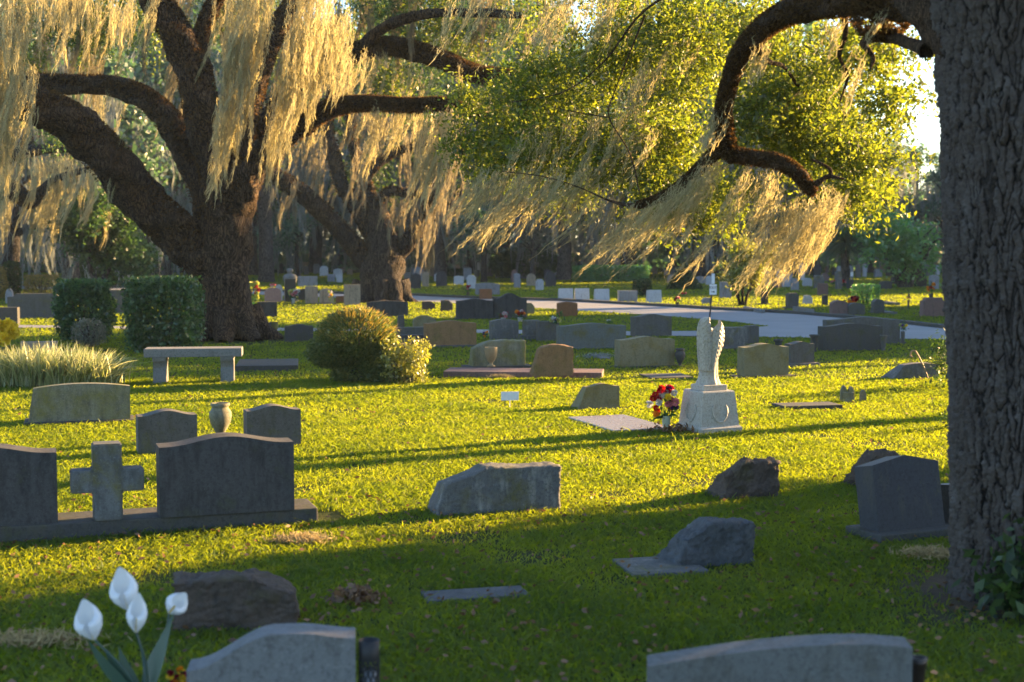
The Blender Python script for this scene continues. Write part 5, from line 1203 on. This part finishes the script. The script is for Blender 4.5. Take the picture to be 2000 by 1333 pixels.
# moss of the near oak: wind blown to the left
s4 = [(1590, 385, 545, 30, 32, 9.0), (1635, 365, 490, 26, 22, 9.0), (1560, 390, 530, 22, 34, 9.1), (1520, 330, 450, 20, 26, 9.1), (1470, 330, 430, 14, 24, 9.2), (1530, 400, 560, 10, 30, 9.1), (1600, 400, 555, 9, 20, 9.0), (1560, 390, 560, 8, 10, 9.0)]
A, L = drape(s4, .22); link('hanging_moss', moss_mesh('hanging_moss', A, L*1.0, (-.42, .04), M['moss'], .017, 62, .0042, .12, .6), near)
s4 = [(1400, 300, 400, 26, 20, 9.4), (1350, 345, 450, 28, 26, 9.6), (1300, 380, 480, 26, 26, 9.8), (1245, 400, 500, 22, 24, 10.1), (1430, 400, 540, 8, 22, 9.3), (1385, 330, 520, 7, 14, 9.5),
      (1180, 380, 450, 18, 34, 10.4), (1120, 330, 430, 28, 40, 10.6), (1050, 330, 450, 30, 40, 11.0), (980, 330, 410, 26, 40, 11.2), (930, 340, 410, 14, 24, 11.4), (1010, 380, 470, 16, 70, 11.2), (1200, 300, 400, 14, 60, 10.6)]
A, L = drape(s4, .3); link('hanging_moss', moss_mesh('hanging_moss', A, L*1.05, (-.62, .05), M['moss'], .020, 70, .0042, .12, .6), near)
s5 = [(1260, 120, 230, 12, 40, 10.6), (1220, -20, 110, 14, 50, 10.8), (1130, -30, 90, 14, 40, 11.2), (1330, 60, 150, 10, 50, 10.5), (1240, 210, 330, 12, 30, 10.6), (1270, 250, 330, 8, 14, 10.4), (1150, 210, 330, 10, 40, 10.8), (1060, 240, 340, 10, 40, 11), (1420, 180, 280, 16, 8, 9.1), (1680, 95, 190, 4, 10, 7.8), (1640, 30, 110, 4, 30, 7.9), (1500, 70, 140, 6, 20, 8.5), (1740, 10, 70, 4, 20, 7.4), (950, -20, 90, 16, 70, 11.5), (1050, 10, 110, 12, 60, 11.5)]
A, L = drape(s5, .2); link('hanging_moss', moss_mesh('hanging_moss', A, L, (-.36, .04), M['moss'], .026, 80, .0045, .12, .6), near)
# dark leafy weed at the trunk foot and on its left side
C = RNG.normal(size=(420, 3))*np.array([.10, .12, .12])+np.array([2.33, TRUNK3.y-.45, .16]); C[:, 2] = np.abs(C[:, 2]); o = link('weed', leaves_mesh('weed', C, .075, M['leaf_hedge'], .5, up=.3)); tag(o, 'dark green leafy weed at the foot of the near trunk', 'plant')
cc = G(1850, 765); C = RNG.normal(size=(700, 3))*np.array([.10, .15, .16])+np.array([cc.x+.12, cc.y+.3, .34]); C[:, 2] = np.abs(C[:, 2]); o = link('dark_shrub', leaves_mesh('dark_shrub', C, .07, M['leaf_hedge'], .35, up=.1)); tag(o, 'dark shrub peeping out behind the left side of the near trunk', 'shrub')
cc = G(1848, 840); C = RNG.normal(size=(160, 3))*np.array([.05, .06, .07])+np.array([cc.x+.05, cc.y, .10]); C[:, 2] = np.abs(C[:, 2]); o = link('weed', leaves_mesh('weed', C, .05, M['leaf_hedge'], .35, up=.1)); tag(o, 'little dark tuft of leaves left of the near trunk', 'plant')

# --- middle distance trees
def small_tree(label, px, yb, yt, wpx, mat, trunk_r, n=60, ls=.1, lpt=18, bare=.4, name='small_tree', stems=1, tl=.4, bark='bark_far', seed=1, flat=.5):
    c = G(px, yb); H = P(px, yt, c.y).z; k = c.y/F; W = wpx*k/2; r = empty(name, c); tag(r, label, 'tree')
    cs = []; g = np.random.default_rng(seed)
    for s in range(stems):
        dx = (s-(stems-1)/2)*W*.4; cs.append([(dx*.2, 0, -.05, trunk_r), (dx*.5, 0, H*bare*.6, trunk_r*.8), (dx, 0, H*bare, trunk_r*.7), (dx*1.4, .1, H*.75, trunk_r*.35)])
        for j in range(5):
            a = g.uniform(0, 6.28); cs.append([(dx, 0, H*bare, trunk_r*.5), (dx+math.cos(a)*W*.4, math.sin(a)*W*.4, H*.65, trunk_r*.25), (dx+math.cos(a)*W*.8, math.sin(a)*W*.8, H*g.uniform(.6, .9), trunk_r*.08)])
    link('trunk', tubes('trunk', cs, M[bark], 10, 5, .08), r)
    blobs = [((g.normal()*W*.45, g.normal()*W*.4, H*(bare+(1-bare)*g.uniform(.15, .9))), (W*.42, W*.42, H*(1-bare)*.22), max(4, n//9)) for _ in range(11)]
    C, D, T = sprays(blobs, 0, lpt, .1, tl, seed, ls*.8); link('crown', leaves_mesh('crown', C, ls, M[mat], .5, dirs=D), r); return r
t_ = small_tree('small dark green tree left of the big oak', 195, 585, 372, 190, 'leaf_hedge2', .12, 620, .15, 24, .32, 'dark_tree', 2, .6, seed=3)
t_ = small_tree('small golden leaved tree beyond the road under the drooping moss', 1450, 598, 478, 100, 'leaf_yellow', .05, 230, .10, 20, .34, 'golden_tree', 3, .4, bark='bark_oak', seed=4)
small_tree('light green vase shaped tree on the right in front of the dark forest', 1768, 562, 420, 150, 'leaf_bright', .18, 330, .2, 24, .30, 'green_tree', 3, 1.0, seed=5)
small_tree('slim bare trunked tree below the second oak moss', 1040, 548, 440, 90, 'leaf_greyish', .14, 60, .16, 14, .5, 'slim_tree', 1, .8, seed=6)
small_tree('thin dark tree left of centre among far headstones', 945, 552, 400, 110, 'leaf_far', .16, 100, .2, 18, .5, 'slim_tree', 1, .8, seed=7, bark='bark_dark')
small_tree('slender dark tree behind the black granite headstone', 580, 545, 400, 90, 'leaf_far', .12, 90, .2, 18, .5, 'slim_tree', 1, .8, seed=8, bark='bark_dark')
def palm():
    c = G(1650, 560); k = c.y/F; H = P(1650, 488, c.y).z; r = empty('palm_tree', c); tag(r, 'cabbage palm with criss cross trunk on the right beyond the headstones', 'tree')
    link('trunk', tubes('trunk', [[(0, 0, -.05, 9*k), (0, 0, H*.5, 8*k), (0, 0, H, 9*k)]], M['bark_far'], 16, 10, .14), r)
    n = 900; a = RNG.uniform(0, 6.28, n); el = RNG.uniform(-.45, 1.4, n); L = RNG.uniform(.8, 1.4, n); d = np.stack([np.cos(a)*np.cos(el), np.sin(a)*np.cos(el), np.sin(el)], -1); t = np.linspace(0, 1, 5)
    path = np.array([0, 0, H+.25])+d[:, None]*(L[:, None]*t)[..., None]*.95+np.array([0, 0, -1])*(.3*L[:, None]*t**2)[..., None]
    link('fronds', ribbons('fronds', path, np.tile([.05, .06, .06, .04, .01], (n, 1)), unit(RNG.normal(size=(n, 3))), M['leaf_far'], RNG.random(n)), r)
palm()

# --- forest prototypes
def forest_proto(seed, H, W, moss=True, tr=.4, lean=0, base_h=.25, lm='leaf_far'):
    g = np.random.default_rng(seed); cs = [[(0, 0, -.2, tr*1.35), (0, 0, .4, tr), (lean*.3, 0, H*base_h, tr*.8), (lean, 0, H*.6, tr*.45), (lean, 0, H*.92, tr*.1)]]
    bl_ = []
    for j in range(17):
        a = g.uniform(0, 6.28); z0 = H*g.uniform(base_h*.8, .7); ext = W*g.uniform(.35, .95)*(1 if z0 < H*.55 else .6); z1 = z0+H*g.uniform(.02, .25)
        e = np.array([math.cos(a)*ext, math.sin(a)*ext, z1])
        cs.append([(lean*z0/H, 0, z0, tr*.42), (e[0]*.5, e[1]*.5, (z0+z1)/2+.3, tr*.28), (e[0], e[1], z1, tr*.08)])
        bl_.append((e, (W*.30, W*.30, H*.085), 26)); bl_.append((e*np.array([.6, .6, 1])+np.array([0, 0, .6]), (W*.3, W*.3, H*.08), 18))
    bl_.append(((lean, 0, H*.85), (W*.45, W*.45, H*.12), 60))
    C, D, T = sprays(bl_, 0, 12, .1, .9, seed, .25)
    tm = tubes('trunk', cs, M['bark_far'], 10, 4, .08); cm = leaves_mesh('crown', C, .34, M[lm], .55, dirs=D)
    mm = None
    if moss:
        A = []; L = []
        for e, rd, n_ in bl_:
            for _ in range(4): A.append(np.array(e)+g.normal(size=3)*np.array(rd)*.7-np.array([0, 0, rd[2]*.3])); L.append(g.uniform(1.0, 3.6))
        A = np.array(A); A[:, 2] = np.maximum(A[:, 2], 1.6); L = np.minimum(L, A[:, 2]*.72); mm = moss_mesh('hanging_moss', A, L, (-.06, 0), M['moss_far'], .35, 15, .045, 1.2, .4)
    return tm, cm, mm
protos = [forest_proto(21, 15, 5.5, True, .42, .8), forest_proto(22, 18, 6, True, .5, -.6, .3), forest_proto(23, 13, 5, True, .35, .4, .22), forest_proto(24, 16, 4.5, False, .38, 0, .2)]
def ftree(i, x, y, rz, s, label, group=None, name='mossy_tree'):
    r = empty(name, (x, y, 0), rz); r.scale = (s, s, s); tag(r, label, 'tree', group)
    for nm, me in zip(('trunk', 'crown', 'hanging_moss'), protos[i]):
        if me: link(nm, me, r)
    return r
g = random.Random(5)
FL = 'tall dark moss hung tree in the forest edge behind the cemetery'
def fx(px, Y): return (px-1000)/F*Y
for row, (Yr, step, sc_) in enumerate([(84, 150, 1.0), (100, 130, 1.12), (118, 120, 1.25)]):
    px = -250+row*55
    while px < 2250:
        s = sc_*g.uniform(.85, 1.15)
        if px > 1640: s *= .62 if row < 2 else .60
        if px > 1500: s *= .85
        ftree(g.choice([0, 1, 2]) if px < 1700 else g.choice([0, 2, 3]), fx(px+g.uniform(-40, 40), Yr), Yr+g.uniform(-5, 5), g.uniform(0, 6.28), s, FL, 'forest edge trees')
        px += step*g.uniform(.75, 1.2)
# distinct nearer mossy trees
ftree(0, fx(1100, 70), 70, 1.0, .9, 'far tree with thick pale trunk at centre left of the long hedge')
ftree(1, fx(1225, 80), 80, 2.0, .8, 'far tree with dark trunk rising behind the long hedge')
ftree(2, fx(20, 48), 48, .4, .85, 'mossy tree with golden lit moss at the far left')
ftree(0, fx(140, 56), 56, 3.4, .8, 'mossy tree standing between the left edge and the big oak')
ftree(2, fx(300, 62), 62, 3.9, .85, 'mossy tree seen under the left limb of the big oak')
ftree(1, fx(520, 66), 66, 5.1, .8, 'mossy tree seen between the two oaks')
ftree(2, fx(860, 72), 72, 2.6, .9, 'mossy tree just right of the second oak')
ftree(0, fx(985, 76), 76, 4.6, .8, 'mossy tree behind the slim tree at centre')
ftree(2, fx(1330, 86), 74, .3, .8, 'mossy tree behind the conical bush')
# forest floor thicket closing the view under the crowns
n = 9000; px = RNG.uniform(-300, 2300, n); Yr = RNG.uniform(92, 112, n); z = RNG.random(n)**1.3*RNG.uniform(1.5, 5.5, n); C = np.stack([(px-1000)/F*Yr, Yr, z], -1)
o = link('undergrowth', leaves_mesh('undergrowth', C, .8, M['leaf_far'], .6)); tag(o, 'dark undergrowth below the forest edge', 'undergrowth', kind='stuff')
# golden moss low on the far left
A, L = drape([(20, 300, 420, 10, 60, 40), (100, 300, 420, 12, 50, 41), (60, 340, 470, 10, 60, 42), (160, 310, 400, 8, 30, 41), (210, 380, 450, 5, 20, 44)], 1.0)
ml = empty('live_oak', (0, 0, 0)); tag(ml, 'moss laden oak limb reaching in low from beyond the left edge', 'tree')
lm_ = [pc(-420, 560, 42, .7), pc(-400, 470, 42, .55), pc(-260, 380, 41.5, .4), pc(-80, 350, 41, .3), pc(20, 372, 41, .26), pc(60, 395, 41, .2), pc(110, 350, 41, .12), pc(220, 320, 41, .08)]
lm2 = [pc(-80, 350, 41, .25), pc(40, 300, 41, .18), pc(150, 290, 41, .12), pc(240, 300, 42, .06)]
link('limb', tubes('limb', [lm_, lm2], M['bark_dark'], 12, 8, .07), ml); link('hanging_moss', moss_mesh('hanging_moss', A, L, (-.15, 0), M['moss'], .20, 50, .02, .6, .5), ml); fuzz('resurrection_fern', [lm_[2:6]], 500, ml, size=.09, up=.3)

# --- trees to the right of the picture, whose long evening shadows cross the lawn
def uv(u, t): return (-u*saz[1]+t*saz[0], u*saz[0]+t*saz[1])
protos.append(forest_proto(31, 17, 2.6, False, .17, .0, .62))
def caster(u, t, i, s, zoff=0): x, y = uv(u, t); return ftree(i, x, y, g.uniform(0, 6.28), s, 'tree standing outside the right edge of the view', 'trees beyond the right edge')
for a in CASTERS: caster(*a)
def bushcaster(u, t, w, h, n=5000):  # unseen bushes added to block the sun over parts of the lawn
    x, y = uv(u, t); pts = shell_pts(n, 'ball', w, w, h, .5, 3, .1); r = empty('shade_bush', (x, y, 0)); tag(r, 'unseen tall bush added right of the view to shade the lawn', 'shrub', 'added shade bushes beyond the right edge'); link('foliage', leaves_mesh('foliage', pts, .16, M['leaf_hedge'], .6), r)
for a in BUSH_CASTERS: bushcaster(*a)
x, y = uv(6.25, 16.5); r = empty('shade_bush', (x, y, 0)); tag(r, 'unseen boxy bush added right of the view to shade the lawn', 'shrub'); link('foliage', leaves_mesh('foliage', shell_pts(9000, 'box', 1.9, 1.9, 3.72, .6, 8, .05), .18, M['leaf_hedge'], .6), r)  # added out of view, box shape chosen for the shadow it throws

# ------------------------------------------------------------------ grass
def inpoly(x, y, poly):
    ins = np.zeros(len(x), bool); n = len(poly)
    for i in range(n):
        x0, y0 = poly[i]; x1, y1 = poly[(i+1) % n]; c = ((y0 > y) != (y1 > y))
        if y1 != y0: ins ^= c & (x < (x1-x0)*(y-y0)/(y1-y0)+x0)
    return ins
def grass(n_near, n_far):
    ds = []
    # density per m2 ~ 1/d (near) and 1/d2 (far)
    d1 = RNG.uniform(4.3, 18, n_near); d2 = 18*np.exp(RNG.random(n_far)*math.log(88/18))
    d = np.concatenate([d1, d2]); th = RNG.uniform(-.44, .42, len(d)); x, y = d*th, d
    bad = np.zeros(len(d), bool)
    for p in EXCL:
        px_ = [q[0] for q in p]; py_ = [q[1] for q in p]; m = (x > min(px_)) & (x < max(px_)) & (y > min(py_)) & (y < max(py_)); ix = np.where(m)[0]
        if len(ix): bad[ix] |= inpoly(x[ix], y[ix], p)
    tr = np.hypot(x-TRUNK3.x, y-TRUNK3.y); bad |= (tr < .8) & (RNG.random(len(d)) < np.clip((.85-tr)/.4, 0, .97))
    tr = np.hypot(x-c1.x, y-c1.y); bad |= (tr < 1.7) & (RNG.random(len(d)) < np.clip((1.9-tr)/.8, 0, .97))
    # patchiness
    pat = np.sin(x*2.1+np.sin(y*1.7)*2)+np.sin(y*2.6+np.sin(x*2.3)*2)+.8*np.sin(x*6.1+y*4.3)+.8*np.sin(y*7.7-x*5.2)
    bad |= RNG.random(len(d)) < np.clip((pat-1.0)*.38, 0, .8)*(d < 16)
    x, y, d, pat = x[~bad], y[~bad], d[~bad], pat[~bad]; n = len(x)
    h = RNG.uniform(.016, .040, n)*(1-.08*pat)*np.where(RNG.random(n) < .03, 1.7, 1); w_ = np.maximum(.0062, d*.00062)*RNG.uniform(.7, 1.3, n); h = h*(1+d*.004)
    a = RNG.uniform(0, 6.28, n); ln = RNG.uniform(.3, 1.5, n)*h
    p0 = np.stack([x, y, np.zeros(n)-.004], -1); p1 = p0+np.stack([np.cos(a)*ln*.35, np.sin(a)*ln*.35, h*.6], -1); p2 = p0+np.stack([np.cos(a)*ln*1.1, np.sin(a)*ln*1.1, h*RNG.uniform(.7, 1.05, n)], -1)
    path = np.stack([p0, p1, p2], 1); wd = w_[:, None]*np.array([.7, 1.1, .35])
    yw = RNG.uniform(-1.2, 1.2, n); side = np.stack([np.cos(yw), np.sin(yw), .25*RNG.normal(size=n)], -1)
    tone = np.clip(.5+.14*pat+.14*RNG.normal(size=n), 0, 1)
    near_ = d < 18
    for nm, m in (('lawn_grass', near_), ('lawn_grass', ~near_)):
        o = link('lawn_grass', ribbons('lawn_grass', path[m], wd[m], unit(side[m]), M['blade'], tone[m])); tag(o, 'short green lawn grass covering the cemetery ground' if m is near_ else 'short lawn grass of the farther cemetery rows', 'grass', kind='stuff')
grass(NG[0], NG[1])
# straw tufts and fallen leaves
n = 900; C = []
for px, py, rx, ry in ((590, 1062, 50, 6), (60, 1262, 120, 20), (1815, 1090, 60, 14), (980, 740, 20, 3)):
    c = G(px, py); k = c.y/F; q = RNG.normal(size=(n, 2))*np.array([rx*k, .10])*.5; C.append(np.stack([c.x+q[:, 0], c.y+q[:, 1], RNG.uniform(.01, .045, n)], -1))
C = np.vstack(C); o = link('dry_grass_patches', leaves_mesh('dry_grass_patches', C, .06, M['straw'], .12, up=.3)); tag(o, 'patches of dry straw coloured grass in the lawn', 'dry grass', kind='stuff')
n = 2300; d = RNG.uniform(4.6, 24, n); d = np.where(RNG.random(n) < .6, RNG.uniform(4.6, 9.5, n), d); C = np.stack([d*RNG.uniform(-.4, .4, n), d, RNG.uniform(.025, .045, n)], -1)
dr = RNG.normal(size=(n, 3))*np.array([1, 1, .25]); o = link('fallen_leaves', leaves_mesh('fallen_leaves', C, .038, M['deadleaf'], .5, dirs=dr)); tag(o, 'scattered brown fallen leaves on the lawn', 'fallen leaves', kind='stuff')
n = 260; C = RNG.normal(size=(n, 3))*np.array([.055, .05, .012])+np.array([G(692, 1178).x, G(692, 1178).y, .035]); o = link('leaf_pile', leaves_mesh('leaf_pile', C, .05, M['deadleaf'], .5)); tag(o, 'little heap of brown leaves in the foreground lawn', 'fallen leaves', kind='stuff')
n = 500; c = G(1168, 700); C = RNG.normal(size=(n, 3))*np.array([.11, .06, .02])+np.array([c.x, c.y, .03]); C[:, 2] = np.abs(C[:, 2]); o = link('moss_clump', leaves_mesh('moss_clump', C, .06, M['moss_far'], .15)); tag(o, 'grey clump of fallen moss on the lawn left of the olive headstone', 'moss clump')
